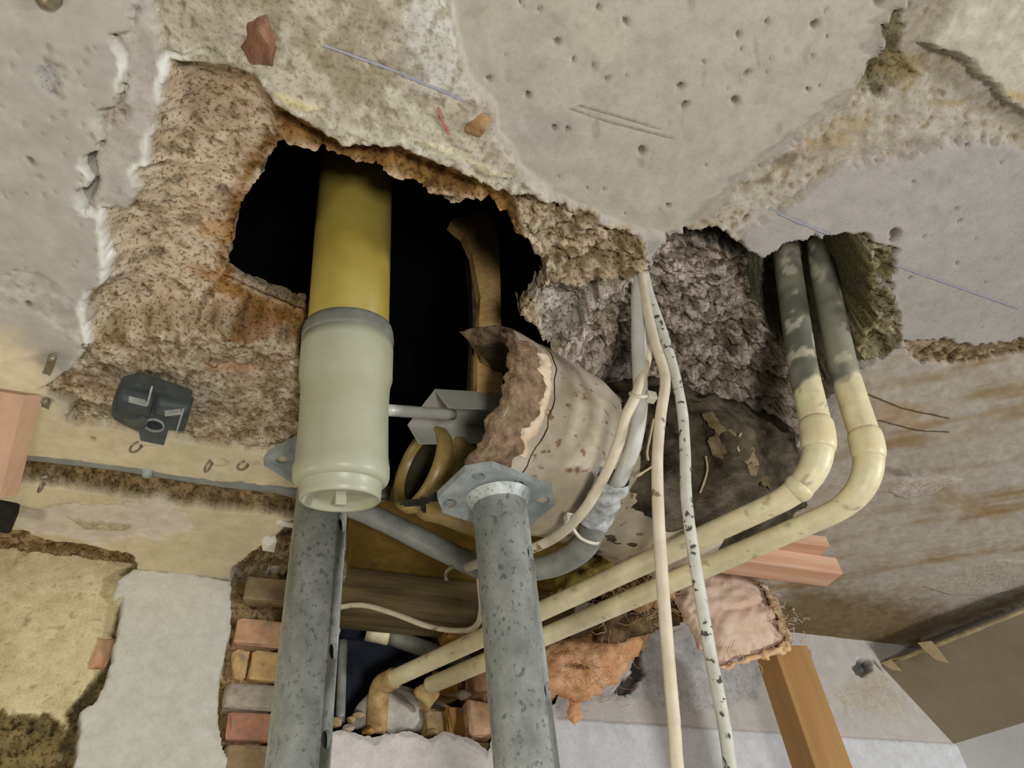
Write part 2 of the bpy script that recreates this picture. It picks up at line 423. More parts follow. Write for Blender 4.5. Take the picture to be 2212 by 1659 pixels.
layer('band', BAND, 0.0, (184, 176, 160), (158, 150, 132), rag=0.0025, amp=0.0012, pits=0.0008, pcol=(138, 130, 108), pth=0.62, rg=0.5)
PAINT = [(-200, -200), (320, -200), (305, 0), (287, 57), (251, 67), (280, 111), (277, 162), (263, 216), (225, 228), (222, 262), (232, 290), (205, 330), (190, 345), (215, 380), (180, 400), (190, 440), (232, 442), (236, 490), (240, 560), (236, 600), (203, 618), (189, 651), (205, 732), (160, 788), (100, 825), (165, 855), (158, 892), (240, 902), (400, 932), (473, 945), (574, 962), (690, 955), (690, 1080), (640, 1105), (590, 1150), (545, 1180), (505, 1215), (500, 1300), (-300, 1300)]
layer('paint', PAINT, -0.011, (172, 167, 156), (164, 159, 149), rag=0.0024, soft=0.0034, amp=0.0005, vs_='n1', cmix=3, rg=0.06)
layer('second', [(320, -40), (287, 57), (251, 67), (280, 111), (277, 162), (263, 216), (225, 228), (222, 262), (232, 290), (205, 330), (215, 380), (190, 440), (230, 445), (287, 449), (304, 402), (294, 371), (321, 354), (338, 257), (351, 216), (365, 162), (354, 128), (345, 60)], -0.006, (176, 169, 161), (164, 157, 149), rag=0.0026, soft=0.003, amp=0.0009, rg=0.2)
layer('cream', [(-200, 640), (40, 700), (120, 800), (160, 885), (250, 895), (400, 930), (690, 950), (690, 1090), (500, 1230), (-200, 1230)], 0, (206, 194, 160), (194, 182, 150), keepz=True, soft=0.03, rag=0.006, cmix=3)
BROWN = [(368, 128), (412, 132), (473, 132), (517, 145), (554, 159), (571, 186), (594, 219), (601, 233), (618, 250), (675, 277), (695, 300), (740, 317), (790, 334), (824, 326), (865, 321), (929, 341), (973, 365), (1027, 395), (1064, 408), (1108, 420), (1179, 442), (1267, 469), (1297, 486), (1381, 516), (1405, 590), (1290, 640), (1210, 760), (1260, 900), (1200, 1090), (1000, 1090), (860, 1090), (690, 1060), (641, 955), (574, 962), (473, 945), (398, 931), (240, 901), (176, 904), (159, 891), (165, 854), (101, 823), (155, 786), (203, 732), (189, 651), (203, 618), (233, 607), (243, 584), (240, 560), (236, 490), (230, 442), (287, 449), (304, 402), (294, 371), (321, 354), (338, 257), (351, 216), (365, 162)]
layer('brown', BROWN, lambda d: 0.026 * (1 - np.exp(-np.clip(d, 0, 1) / 0.010)) + 0.10 * np.clip(d, 0, 0.12), (194, 179, 156), (172, 153, 126), rag=0.0022, amp=0.0011, pits=0.0016, pcol=(118, 104, 82), pth=0.64, rg=1.0)
layer('lowbrown', [(0, 730), (205, 725), (330, 700), (480, 705), (640, 745), (690, 800), (690, 1000), (0, 1000)], -0.003, (192, 178, 156), (152, 135, 108), soft=0.02, rag=0.004, amp=0.0016, pits=0.0015, pcol=(112, 94, 66), pth=0.60, chunk=0.003, rg=1.0, clip='brown')
layer('pale_band', [(880, -40), (960, -40), (985, 80), (1000, 170), (1000, 215), (930, 200), (870, 150), (860, 60)], 0, (196, 194, 188), (178, 174, 164), keepz=True, soft=0.012, rag=0.006, pcol=(150, 142, 122), pth=0.6)
LIP = [(365, 100), (470, 105), (560, 130), (600, 180), (640, 225), (720, 262), (800, 280), (900, 290), (1000, 335), (1075, 370), (1130, 395), (1190, 425), (1180, 448), (1108, 424), (1064, 410), (973, 367), (865, 323), (740, 319), (675, 279), (601, 235), (571, 188), (554, 161), (517, 147), (412, 134), (368, 130)]
layer('lip', LIP, -0.001, (192, 186, 170), (162, 155, 136), soft=0.006, rag=0.003, amp=0.0012, chunk=0.004, rg=0.6)
layer('lip2', [(590, 195), (640, 210), (700, 232), (660, 245), (610, 222)], -0.0025, (206, 196, 152), rag=0.002); layer('lip3', [(895, 300), (960, 310), (1040, 350), (1100, 385), (1060, 380), (980, 340)], -0.002, (206, 200, 168), rag=0.003, chunk=0.003)
RIM = [(575, 200), (601, 233), (675, 277), (740, 317), (865, 321), (973, 365), (1064, 408), (1120, 430), (1200, 540), (1200, 590), (1100, 520), (1030, 455), (922, 435), (855, 405), (740, 368), (614, 334), (560, 390), (537, 439), (483, 560), (469, 648), (553, 695), (655, 732), (655, 752), (540, 722), (440, 690), (452, 600), (468, 530), (512, 410), (560, 330), (590, 300)]
layer('rim', RIM, 0.0, (150, 112, 62), (112, 84, 44), soft=0.012, rag=0.005, keepz=True, pcol=(84, 58, 28), pth=0.60)
layer('rimz', [(590, 225), (675, 277), (740, 317), (865, 321), (973, 365), (1064, 408), (1130, 440), (1190, 560), (1100, 520), (1030, 460), (922, 440), (855, 410), (740, 372), (614, 338), (585, 300)], lambda d: 0.012 + 1.0 * np.clip(d, 0, 0.05), (150, 112, 62), soft=0.004, rag=0.002, amp=0.003, keepc=True)
layer('mass', [(1108, 428), (1179, 446), (1267, 472), (1297, 488), (1381, 518), (1408, 590), (1290, 645), (1215, 760), (1090, 672), (1190, 585), (1135, 545)], lambda d: 0.004 + 0.35 * np.clip(d, 0, 0.05), (186, 170, 144), (128, 112, 84), soft=0.006, rag=0.004, amp=0.002, vs_='n1', pits=0.001, pcol=(100, 86, 60), pth=0.62, chunk=0.012)
layer('masslow', [(1150, 630), (1260, 640), (1330, 620), (1390, 620), (1350, 720), (1260, 800), (1180, 770)], lambda d: 0.02 + 0.7 * np.clip(d, 0, 0.06), (182, 176, 166), (138, 130, 118), soft=0.008, rag=0.004, amp=0.002, vs_='n1', pits=0.001, pcol=(110, 102, 86), pth=0.62, chunk=0.014)
DEEP = [(1395, 590), (1449, 532), (1523, 500), (1563, 508), (1583, 515), (1594, 537), (1620, 553), (1661, 572), (1708, 540), (1752, 523), (1830, 515), (1870, 517), (1939, 550), (1934, 638), (1955, 725), (1951, 752), (1914, 783), (1863, 810), (1810, 850), (1760, 930), (1700, 990), (1640, 1010), (1280, 1010), (1205, 790), (1290, 690), (1350, 640)]
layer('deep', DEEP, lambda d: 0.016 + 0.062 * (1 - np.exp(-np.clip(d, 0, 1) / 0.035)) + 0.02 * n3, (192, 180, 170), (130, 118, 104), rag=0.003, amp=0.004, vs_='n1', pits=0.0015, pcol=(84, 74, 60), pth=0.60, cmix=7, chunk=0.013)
layer('pocket', [(1650, 575), (1700, 542), (1752, 523), (1870, 517), (1893, 560), (1905, 690), (1880, 780), (1800, 850), (1720, 830), (1670, 740)], lambda d: 0.06 + 0.09 * (1 - np.exp(-np.clip(d, 0, 1) / 0.012)), (120, 116, 96), (74, 72, 58), soft=0.004, rag=0.003, amp=0.002, vs_='n1', chunk=0.007)  # pocket shade partly put into the darker colour
layer('pocket2', [(1455, 560), (1500, 530), (1570, 515), (1640, 575), (1690, 600), (1640, 630), (1540, 600)], lambda d: 0.05 + 0.09 * (1 - np.exp(-np.clip(d, 0, 1) / 0.02)), (120, 112, 100), (60, 56, 48), soft=0.006, rag=0.004, amp=0.002, vs_='n1', chunk=0.016)  # second pocket, likewise darkened in colour for its shade
layer('greenlip', [(1878, 530), (1939, 548), (1934, 638), (1955, 725), (1951, 752), (1914, 783), (1870, 800), (1850, 770), (1895, 700), (1885, 620)], lambda d: 0.004 + 0.7 * np.clip(d, 0, 0.04), (152, 144, 114), (112, 104, 78), soft=0.004, rag=0.003, amp=0.002, pits=0.001, pcol=(84, 72, 40), pth=0.6, chunk=0.009)
CR = [(1500, 512), (1523, 496), (1562, 462), (1620, 395), (1690, 345), (1790, 268), (1860, 212), (1910, 140), (1925, 60), (1965, 20), (1990, -80), (2090, -80), (2045, 30), (2000, 90), (2060, 110), (2110, 150), (2150, 195), (2212, 245), (2300, 260), (2300, 360), (2150, 315), (2050, 318), (1930, 352), (1820, 372), (1730, 440), (1680, 480), (1610, 520), (1594, 540), (1560, 508)]
layer('crumble', CR, 0.010, (170, 162, 150), (156, 147, 131), rag=0.005, soft=0.006, amp=0.0022, pits=0.0012, pcol=(136, 120, 92), pth=0.66, rg=0.35)
layer('crack', [(1862, 208), (1900, 150), (1925, 120), (1925, 70), (1960, 30), (1975, 60), (1955, 130), (2000, 170), (1960, 190), (1910, 225)], lambda d: 0.014 + 0.8 * np.clip(d, 0, 0.03), (132, 124, 100), (96, 88, 66), soft=0.002, rag=0.003, amp=0.004)
layer('topright', [(1996, 96), (2050, 30), (2105, -80), (2900, -80), (2900, 420), (2300, 270), (2212, 240), (2150, 188), (2105, 145), (2070, 108)], -0.004, (186, 181, 164), (170, 165, 148), rag=0.003, amp=0.0014, cmix=5, rg=0.2)
LOWR = [(1700, 1010), (1740, 960), (1800, 870), (1863, 812), (1914, 790), (1960, 762), (2060, 770), (2120, 760), (2260, 745), (2400, 740), (2900, 700), (2900, 1150), (2400, 1270), (2212, 1318), (1990, 1395), (1850, 1440), (1600, 1420), (1500, 1200), (1600, 1100)]
sdl = layer('lowr', LOWR, 0.010, (168, 160, 148), (158, 148, 133), rag=0.003, amp=0.0008, soft=0.004, cmix=3, rg=0.1)
layer('lowr_edge', [(1960, 748), (2040, 742), (2120, 758), (2300, 735), (2300, 768), (2120, 790), (2060, 800), (1990, 800)], 0.012, (150, 132, 106), (112, 94, 68), rag=0.004, amp=0.004, pits=0.004, pcol=(84, 68, 42), pth=0.58)
# water-stain streaks along the lower right ceiling (run along the old trowel marks)
sq = hgt(2200, 1052) - hgt(1900, 1105); sq /= np.linalg.norm(sq); st = fbm((GX * sq[0] + GY * sq[1]) * 0.16, (GY * sq[0] - GX * sq[1]) * 1.3, 0, 0.030, 5, 21)
k = (sst(0.0, 0.02, sdl) * sst(0.44, 0.76, st + n1 * 0.35) * np.clip(0.75 + 1.6 * n3, 0, 1) * 0.85)[..., None]; CC = CC * (1 - k) + alb(132, 108, 68) * k
layer('shade_low', [(1640, 1330), (1760, 1270), (1960, 1310), (2080, 1330), (2212, 1290), (2300, 1290), (1990, 1400), (1850, 1450), (1640, 1430)], 0, (120, 104, 76), (108, 92, 66), keepz=True, soft=0.10, rag=0.008)  # dim end of the ceiling by the wall: shade put into the colour
layer('pale_patch', [(2005, 1280), (2080, 1245), (2160, 1222), (2240, 1225), (2240, 1280), (2130, 1298), (2060, 1297)], 0.0085, (172, 162, 148), (164, 154, 140), rag=0.0015, cmix=3)
layer('pale_patch2', [(1925, 1075), (1960, 1048), (2050, 1042), (2090, 1050), (2030, 1080), (1960, 1090)], 0.0085, (184, 172, 160), rag=0.003)
# left: conduit groove, crumbled strip by the wall, flaked paint
GROOVE = [(-200, 945), (0, 962), (130, 975), (250, 990), (400, 1015), (520, 1026), (680, 1040), (680, 1108), (560, 1092), (430, 1080), (300, 1060), (150, 1036), (0, 1016), (-200, 996)]
layer('groove', GROOVE, lambda d: -0.002 + 0.010 * (1 - np.exp(-np.clip(d, 0, 1) / 0.006)), (148, 128, 92), (104, 88, 58), rag=0.0022, amp=0.0018, pits=0.001, pcol=(70, 58, 36), pth=0.6, chunk=0.004)
layer('strip', [(-200, 1118), (0, 1122), (60, 1133), (110, 1150), (200, 1162), (290, 1182), (300, 1215), (290, 1260), (-200, 1260)], 0.002, (158, 136, 100), (116, 96, 64), rag=0.003, amp=0.004, pits=0.004, pcol=(84, 68, 42), pth=0.58)
layer('flake', [(20, 1100), (80, 1082), (160, 1070), (260, 1072), (350, 1062), (410, 1090), (425, 1128), (385, 1132), (350, 1150), (300, 1138), (215, 1158), (150, 1140), (60, 1130)], -0.0090, (208, 198, 184), (200, 188, 170), rag=0.004, cmix=4, rg=0.12)
layer('flake2', [(150, 1100), (210, 1108), (290, 1118), (280, 1128), (190, 1125)], -0.011, (196, 184, 150), rag=0.003)
layer('flake3', [(-60, 600), (60, 560), (140, 600), (200, 660), (190, 730), (150, 710), (90, 660), (20, 640)], -0.0095, (184, 178, 168), rag=0.004, rg=0.15)
layer('flake4', [(92, 150), (112, 122), (135, 128), (140, 165), (152, 195), (128, 188), (105, 175)], -0.0095, (176, 172, 166), rag=0.002)
layer('flake5', [(225, 225), (262, 214), (285, 226), (282, 262), (250, 268), (222, 262)], -0.004, (170, 160, 150), rag=0.002)
# behind the first prop: broken edge and mortar, then the olive board over the pipe duct
layer('mortar', [(512, 1218), (550, 1184), (596, 1152), (640, 1108), (700, 1090), (760, 1110), (760, 1300), (505, 1300)], lambda d: 0.002 + 0.4 * np.clip(d, 0, 0.04), (168, 150, 118), (122, 104, 72), rag=0.003, amp=0.005, pits=0.004, pcol=(84, 70, 44), pth=0.6)
layer('olive', [(748, 1108), (860, 1092), (1000, 1072), (1120, 1080), (1215, 1090), (1350, 1110), (1420, 1180), (1420, 1420), (1040, 1350), (748, 1320)], 0.030, (122, 100, 48), (106, 86, 40), soft=0.003, rag=0.0008, amp=0.0004, vs_='n1', cmix=3)
# fresh white plaster along the torn edges, with the edge light painted in
zone = sdist(GX, GY, c2([(180, 40), (420, 40), (420, 130), (600, 150), (600, 200), (420, 240), (380, 480), (300, 760), (150, 800), (120, 560)]))
for nm_, lo_, hi_ in (('brown', -0.0055, 0.0005), ('paint', 0.0005, 0.0055)):
    e_ = SDS[nm_]; k = (sst(lo_ - 0.001, lo_ + 0.002, e_) * sst(hi_ + 0.001, hi_ - 0.002, e_) * sst(0.0, 0.01, zone) * np.clip(0.45 + 3.5 * n1, 0, 1))[..., None]
    CC = CC * (1 - k) + alb(226, 221, 208) * k; RG = RG * (1 - k[..., 0])
# stains, scratches and toned patches with shapes of their own
def stain(cx, cy, rx, ry, rot, col, a, seed):
    global CC
    p = hgt(cx, cy); q = hgt(cx + 10, cy); s = np.linalg.norm(q - p) / 10
    c, sn = math.cos(rot), math.sin(rot); dx, dy = (GX - p[0]) / s, (GY - p[1]) / s
    u, v = (dx * c + dy * sn) / rx, (-dx * sn + dy * c) / ry
    near = (np.abs(u) < 2) & (np.abs(v) < 2)
    m = np.zeros(GX.shape); m[near] = sst(1.15, 0.55, np.sqrt(u[near] ** 2 + v[near] ** 2) + (fbm(GX[near], GY[near], 0, 0.012, 3, seed) - 0.5) * 1.6)
    m = (m * a)[..., None]; CC = CC * (1 - m) + alb(*col) * m
def pitmark(cx, cy, r, depth, col, a=0.8):
    global Z, CC
    p = hgt(cx, cy); s = 0.0003 * r * (1 + 0.15 * random.random()); e = random.uniform(1, 1.8); t = random.uniform(0, 3.1)
    i0, i1 = np.searchsorted(ys, p[1] - 4 * s), np.searchsorted(ys, p[1] + 4 * s); j0, j1 = np.searchsorted(xs, p[0] - 4 * s), np.searchsorted(xs, p[0] + 4 * s)
    if i1 <= i0 or j1 <= j0: return
    dx, dy = GX[i0:i1, j0:j1] - p[0], GY[i0:i1, j0:j1] - p[1]
    u, v = dx * math.cos(t) + dy * math.sin(t), (-dx * math.sin(t) + dy * math.cos(t)) * e
    m = sst(1.3 * s, 0.5 * s, np.sqrt(u * u + v * v)); Z[i0:i1, j0:j1] += depth * m
    m = (m * a)[..., None]; CC[i0:i1, j0:j1] = CC[i0:i1, j0:j1] * (1 - m) + alb(*col) * m
stain(620, 40, 130, 34, 0.3, (128, 120, 92), 0.45, 31); stain(800, 60, 60, 110, 0.5, (132, 122, 96), 0.55, 32); stain(770, 190, 90, 40, 0.4, (136, 126, 100), 0.5, 33)
stain(850, 130, 30, 70, 0.6, (140, 130, 106), 0.5, 34); stain(900, 250, 80, 20, 0.4, (196, 192, 172), 0.6, 35); stain(690, 130, 70, 22, 0.4, (140, 130, 104), 0.5, 36)
stain(1840, 285, 60, 26, -0.5, (156, 138, 100), 0.5, 37); stain(1800, 325, 55, 16, -0.5, (150, 130, 92), 0.55, 38); stain(1710, 360, 30, 14, -0.5, (92, 78, 56), 0.7, 39); stain(1650, 405, 26, 12, -0.5, (110, 92, 68), 0.7, 40)
stain(1960, 170, 50, 40, -0.5, (140, 126, 88), 0.7, 41); stain(2050, 235, 40, 8, -0.3, (146, 126, 80), 0.6, 42); stain(1750, 315, 22, 12, 0.2, (150, 122, 70), 0.6, 43); stain(2190, 200, 25, 10, 0, (168, 140, 80), 0.6, 44)
stain(470, 560, 60, 40, 0.2, (176, 130, 70), 0.5, 45); stain(440, 640, 70, 30, 0.2, (170, 120, 62), 0.5, 46); stain(560, 730, 120, 12, -0.3, (140, 92, 46), 0.7, 47); stain(500, 790, 60, 14, -0.2, (196, 152, 118), 0.6, 48); stain(480, 850, 80, 26, -0.1, (196, 184, 160), 0.5, 49)
stain(2100, 1100, 120, 22, 0.15, (140, 114, 70), 0.5, 50); stain(1930, 905, 110, 40, 0.1, (150, 124, 82), 0.5, 51)
for i in range(34):      # old trowel smears and grey scuffs on the slab
    px, py = random.uniform(1100, 1850), random.uniform(10, 420)
    if sdist(np.array([px]), np.array([py]), SLAB1)[0] < 20: continue
    stain(px, py, random.uniform(10, 34), random.uniform(4, 10), random.uniform(0.5, 1.2), (136, 131, 122), random.uniform(0.25, 0.6), 300 + i)
stain(1330, 95, 75, 55, 0.2, (176, 169, 155), 0.7, 290); stain(1190, 300, 85, 50, 0.7, (150, 143, 137), 0.6, 291)  # a paler round patch and a greyer oval patch
for i in range(90):
    px, py = random.uniform(1030, 2200), random.uniform(-10, 740)
    if sdist(np.array([px]), np.array([py]), SLAB1)[0] < 8 and not (px > 1900 and py > 300): continue
    pitmark(px, py, random.choice([3, 4, 4, 5, 7]), 0.002, (96, 86, 74), random.uniform(0.35, 0.9))
for i in range(70):
    pitmark(random.uniform(1900, 2210), random.uniform(300, 740), random.choice([8, 10, 14, 18]), 0.0002, (150, 144, 134), 0.55)
for i in range(60): pitmark(random.uniform(5, 240), random.uniform(5, 620), random.choice([4, 5, 7]), 0.0015, (150, 142, 126), 0.5)
for x, y, r in [(1300, 35, 9), (1360, 65, 12), (1607, 92, 9), (1760, 213, 10), (1452, 464, 9), (1600, 237, 16), (1490, 245, 14), (1480, 205, 14), (1210, 108, 12), (1245, 147, 9), (1060, 190, 9), (1203, 295, 8), (1232, 298, 8), (1670, 65, 9), (1775, 70, 14), (1920, 8, 30), (1940, 515, 26), (1935, 528, 14), (1620, 488, 14), (78, 330, 14), (268, 236, 9), (70, 640, 14), (210, 930, 16), (1145, 225, 10), (1395, 345, 18)]:
    pitmark(x, y, r * 0.7, 0.004, (92, 82, 66), 0.8)
# the openings
VOID = [(614, 334), (704, 350), (740, 368), (807, 381), (855, 405), (902, 415), (922, 435), (949, 466), (983, 486), (1030, 455), (1062, 458), (1100, 492), (1128, 545), (1192, 582), (1175, 640), (1120, 690), (1210, 800), (1240, 900), (1180, 1060), (1090, 1095), (860, 1095), (800, 1085), (720, 1010), (672, 900), (662, 752), (651, 732), (594, 712), (553, 695), (506, 668), (469, 648), (476, 601), (483, 560), (503, 503), (537, 439), (570, 381), (604, 338)]
sv = sdist(GX, GY, c2(VOID)) + n2 * 0.006 + n4 * 0.004
sd_pipe = sdist(GX, GY, [(0.20, 0.40), (0.62, 0.40), (0.66, 0.60), (0.20, 0.58)]) + n2 * 0.012
out = (sv > 0)
yy, xx = GX.shape
keep = ~(out[:-1, :-1] | out[1:, :-1] | out[:-1, 1:] | out[1:, 1:])
vid = np.arange(GX.size).reshape(GX.shape)
ii, jj = np.nonzero(keep)
Q = np.stack([vid[ii, jj], vid[ii + 1, jj], vid[ii + 1, jj + 1], vid[ii, jj + 1]], 1)     # normals down
# rim of the opening: extrude its border up through the slab
hz = ~keep; E = []
inner = np.zeros_like(hz); inner[1:-1, 1:-1] = True
for (a, b, di, dj, v0, v1) in ((0, 0, -1, 0, (0, 0), (0, 1)), (0, 0, 1, 0, (1, 1), (1, 0)), (0, 0, 0, -1, (1, 0), (0, 0)), (0, 0, 0, 1, (0, 1), (1, 1))):
    nb = np.zeros_like(keep); 
    src = keep
    if di == -1: nb[1:, :] = src[:-1, :]
    if di == 1: nb[:-1, :] = src[1:, :]
    if dj == -1: nb[:, 1:] = src[:, :-1]
    if dj == 1: nb[:, :-1] = src[:, 1:]
    i_, j_ = np.nonzero(hz & nb)
    E.append(np.stack([vid[i_ + v0[0], j_ + v0[1]], vid[i_ + v1[0], j_ + v1[1]]], 1))
E = np.vstack(E)
Zw = ZC + Z
def snap(sd, ay, axx, A0, A1, verts, cell):
    """pull the border verts of an opening onto its ragged outline"""
    gy, gx = np.gradient(sd, ay, axx); g2 = np.maximum(gx * gx + gy * gy, 0.3); k = np.zeros(sd.size); k[verts] = 1
    dx = np.clip(-sd * gx / g2, -cell, cell).ravel() * k; dy = np.clip(-sd * gy / g2, -cell, cell).ravel() * k
    return A0 + dx.reshape(sd.shape), A1 + dy.reshape(sd.shape)
GXs, GYs = snap(sv, ys, xs, GX, GY, np.unique(E), 0.0017)
VV = np.stack([GXs.ravel(), GYs.ravel(), Zw.ravel()], 1); CV = CC.reshape(-1, 3)
bv = np.unique(E); mp_ = -np.ones(GX.size, int); nl = GX.size; levels = []; cur = bv
newV, newC, newQ = [], [], []; mp_[bv] = bv; prev = mp_.copy()
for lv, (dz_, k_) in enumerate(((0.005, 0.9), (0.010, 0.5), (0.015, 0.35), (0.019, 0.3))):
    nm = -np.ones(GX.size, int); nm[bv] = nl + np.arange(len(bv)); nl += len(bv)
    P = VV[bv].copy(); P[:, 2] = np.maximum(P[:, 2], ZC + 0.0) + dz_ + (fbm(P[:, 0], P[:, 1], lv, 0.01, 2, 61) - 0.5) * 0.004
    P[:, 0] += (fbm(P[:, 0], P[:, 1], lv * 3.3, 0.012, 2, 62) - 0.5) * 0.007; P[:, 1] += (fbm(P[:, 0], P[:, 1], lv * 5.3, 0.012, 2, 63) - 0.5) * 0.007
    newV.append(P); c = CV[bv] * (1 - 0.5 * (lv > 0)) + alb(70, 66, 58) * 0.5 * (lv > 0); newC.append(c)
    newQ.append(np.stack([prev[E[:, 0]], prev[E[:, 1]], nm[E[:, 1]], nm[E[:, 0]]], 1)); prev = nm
RV = np.r_[RG.ravel(), np.ones(4 * len(bv))]
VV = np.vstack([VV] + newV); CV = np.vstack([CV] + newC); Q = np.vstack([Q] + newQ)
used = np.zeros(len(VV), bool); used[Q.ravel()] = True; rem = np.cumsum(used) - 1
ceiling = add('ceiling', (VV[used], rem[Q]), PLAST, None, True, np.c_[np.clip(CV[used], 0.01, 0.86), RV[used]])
tag(ceiling, 'broken plaster and concrete ceiling with a ragged opening around pipes', 'ceiling', kind='structure')
def ceil_z(x, y):
    j = np.clip(np.searchsorted(xs, x), 0, len(xs) - 1); i = np.clip(np.searchsorted(ys, y), 0, len(ys) - 1)
    return ZC + Z[i, j]
def ribbon(name, pts, w, mat, label):
    P = np.array([hgt(*p) for p in pts]); P = resample(P, 0.0025)
    P[:, 2] = [ceil_z(p[0], p[1]) - 0.0009 for p in P]
    T = np.gradient(P, axis=0); S = np.stack([-T[:, 1], T[:, 0], 0 * T[:, 0]], 1); S /= np.linalg.norm(S, axis=1)[:, None] + 1e-9
    ww = w * (0.6 + 0.8 * fbm(P[:, 0], P[:, 1], 0, 0.006, 2, 5))[:, None]
    n = len(P); V = np.vstack([P + S * ww / 2, P - S * ww / 2, P + S * ww / 2 + [0, 0, .0007], P - S * ww / 2 + [0, 0, .0007]])
    Fs = [(i, i + 1, n + i + 1, n + i) for i in range(n - 1)] + [(2 * n + i, 3 * n + i, 3 * n + i + 1, 2 * n + i + 1) for i in range(n - 1)]
    o = add(name, (V, Fs), mat, ceiling); o['label'] = label
BLUE = nmat('blue_chalk', (132, 138, 158), (160, 156, 158), scale=300, bump=0); GREY = nmat('pencil_grey', (118, 112, 104), (160, 152, 142), scale=300, bump=0); RED = nmat('red_crayon', (170, 60, 66), (180, 120, 116), scale=300, bump=0)
ribbon('chalk_line', [(700, 97), (850, 152), (1005, 217)], 0.0014, BLUE, 'blue snapped chalk line across the rough band')
ribbon('chalk_line', [(1672, 463), (1735, 490), (1795, 514)], 0.0017, BLUE, 'short blue chalk line above the pipe hole')
ribbon('chalk_line', [(1942, 582), (2080, 630), (2212, 676)], 0.0012, BLUE, 'faint blue chalk line right of the pipe hole')
ribbon('pencil_scratch', [(1240, 252), (1320, 280), (1466, 317)], 0.0009, GREY, 'grey scratch on the smooth slab'); ribbon('pencil_scratch', [(1258, 245), (1340, 268), (1436, 296)], 0.0009, GREY, 'grey scratch on the smooth slab')
ribbon('crayon_mark', [(946, 232), (952, 252), (962, 275), (970, 290)], 0.0012, RED, 'red crayon mark on the rough band')
ribbon('hairline_crack', [(1880, 865), (1960, 897), (2060, 918)], 0.0012, nmat('crack_dark', (96, 78, 52), bump=0), 'thin dark crack in the stained ceiling'); ribbon('hairline_crack', [(1905, 922), (1990, 944), (2060, 948)], 0.001, MATS['crack_dark'], 'thin dark crack in the stained ceiling')

# ------------------------------------------------------------------ dark duct above the opening
SHADE = nmat('shade_black', (26, 25, 24), (14, 14, 14), scale=40, bump=0.5, bscale=90, rough=0.95, spec=0.05)  # near-black colour carries the darkness of the void
def inbox(x0, x1, y0, y1, z0, z1, faces):
    V = np.array([(x, y, z) for z in (z0, z1) for y in (y0, y1) for x in (x0, x1)])
    A = {'-y': (0, 1, 5, 4), '+y': (2, 6, 7, 3), '-x': (0, 4, 6, 2), '+x': (1, 3, 7, 5), '+z': (4, 5, 7, 6), '-z': (0, 2, 3, 1)}
    return V, [A[f] for f in faces]
tag(add('duct_lining', inbox(-0.28, 1.0, 0.02, YW + 0.0, ZC + 0.02, ZC + 0.55, ['-y', '+y', '-x', '+x', '+z']), SHADE, None, False), 'inside of the duct above the opening, painted black for shade', 'duct', kind='structure')
# ================================================================== the back wall
WALLM = nmat('wall_plaster', (0, 0, 0), attr=True, rgmask=True, scale=60, bump=0.7, bscale=240, rough=0.9, spec=0.15, bdist=0.0012)
wx = np.r_[np.arange(-1.3, -0.26, 0.08), np.arange(-0.26, 1.22, 0.0022)]
wz = np.r_[np.arange(0.0, 2.06, 0.10), np.arange(2.08, ZC + 0.045, 0.0022)]
WX, WZ = np.meshgrid(wx, wz)
m1 = fbm(WX, WZ, 3, 0.030, 4, 71) - 0.5; m2 = fbm(WX, WZ, 3, 0.010, 4, 72) - 0.5; m4 = fbm(WX, WZ, 3, 0.0045, 3, 73) - 0.5; m3 = fbm(WX, WZ, 3, 0.12, 3, 74) - 0.5; wp = fbm(WX, WZ, 3, 0.007, 3, 75)
WY = np.zeros(WX.shape); WC = np.zeros(WX.shape + (3,)); WR = np.full(WX.shape, 0.15); WC[:] = alb(178, 173, 167); WC *= (1 + 0.1 * m3)[..., None]
def w2(poly): return [tuple(wal(x, y)[[0, 2]]) for x, y in poly]
def wlayer(poly, dy, c1, cB=None, soft=0.0026, rag=0.004, amp=0.001, pits=0.0, pcol=None, pth=0.6, keepz=False, cmix=5.0, nz=None):
    global WY, WC, WR
    sd = sdist(WX, WZ, w2(poly)) + (m2 * 1.2 + m4 * 0.8) * 2 * rag
    m = sst(-soft * 0.5, soft * 0.5, sd)
    if not keepz:
        h = (dy(sd) if callable(dy) else dy) + amp * 2 * (m2 if nz is None else nz) + (pits * sst(pth, pth + 0.08, wp) if pits else 0)
        WY = WY * (1 - m) + h * m; WR = WR * (1 - m) + min(max(amp / 0.0025, 0.12), 1.0) * m
    t = np.clip(0.5 + cmix * 0.5 * (m2 * 0.8 + m4 * 0.6 + m1 * 0.4), 0, 1)[..., None]
    c = alb(*c1) * (1 - t) + alb(*(cB or [v * 0.88 for v in c1])) * t
    if pcol is not None: k = sst(pth, pth + 0.06, wp)[..., None]; c = c * (1 - k) + alb(*pcol) * k
    WC = WC * (1 - m[..., None]) + c * m[..., None]
# positive = deeper into the wall
wlayer([(-400, 1150), (560, 1200), (560, 1800), (-400, 1800)], 0.004, (206, 194, 154), (192, 179, 136), amp=0.0008, pits=0.0006, pcol=(172, 158, 118), pth=0.66)
wlayer([(-400, 1520), (110, 1540), (150, 1560), (120, 1700), (-400, 1700)], 0.006, (128, 114, 72), (94, 84, 50), amp=0.003, rag=0.005, pits=0.003, pcol=(64, 54, 30))
wlayer([(490, 1225), (660, 1225), (660, 1800), (440, 1800), (470, 1560)], 0.016, (150, 130, 92), (112, 94, 62), amp=0.003, pits=0.003, pcol=(80, 66, 40))
wlayer([(130, 1700), (120, 1655), (140, 1590), (150, 1540), (172, 1500), (205, 1465), (230, 1430), (245, 1380), (252, 1320), (262, 1298), (290, 1340), (262, 1440), (240, 1480), (200, 1520), (180, 1560), (176, 1620), (150, 1700)], 0.012, (112, 100, 66), (78, 70, 44), amp=0.004, rag=0.003)
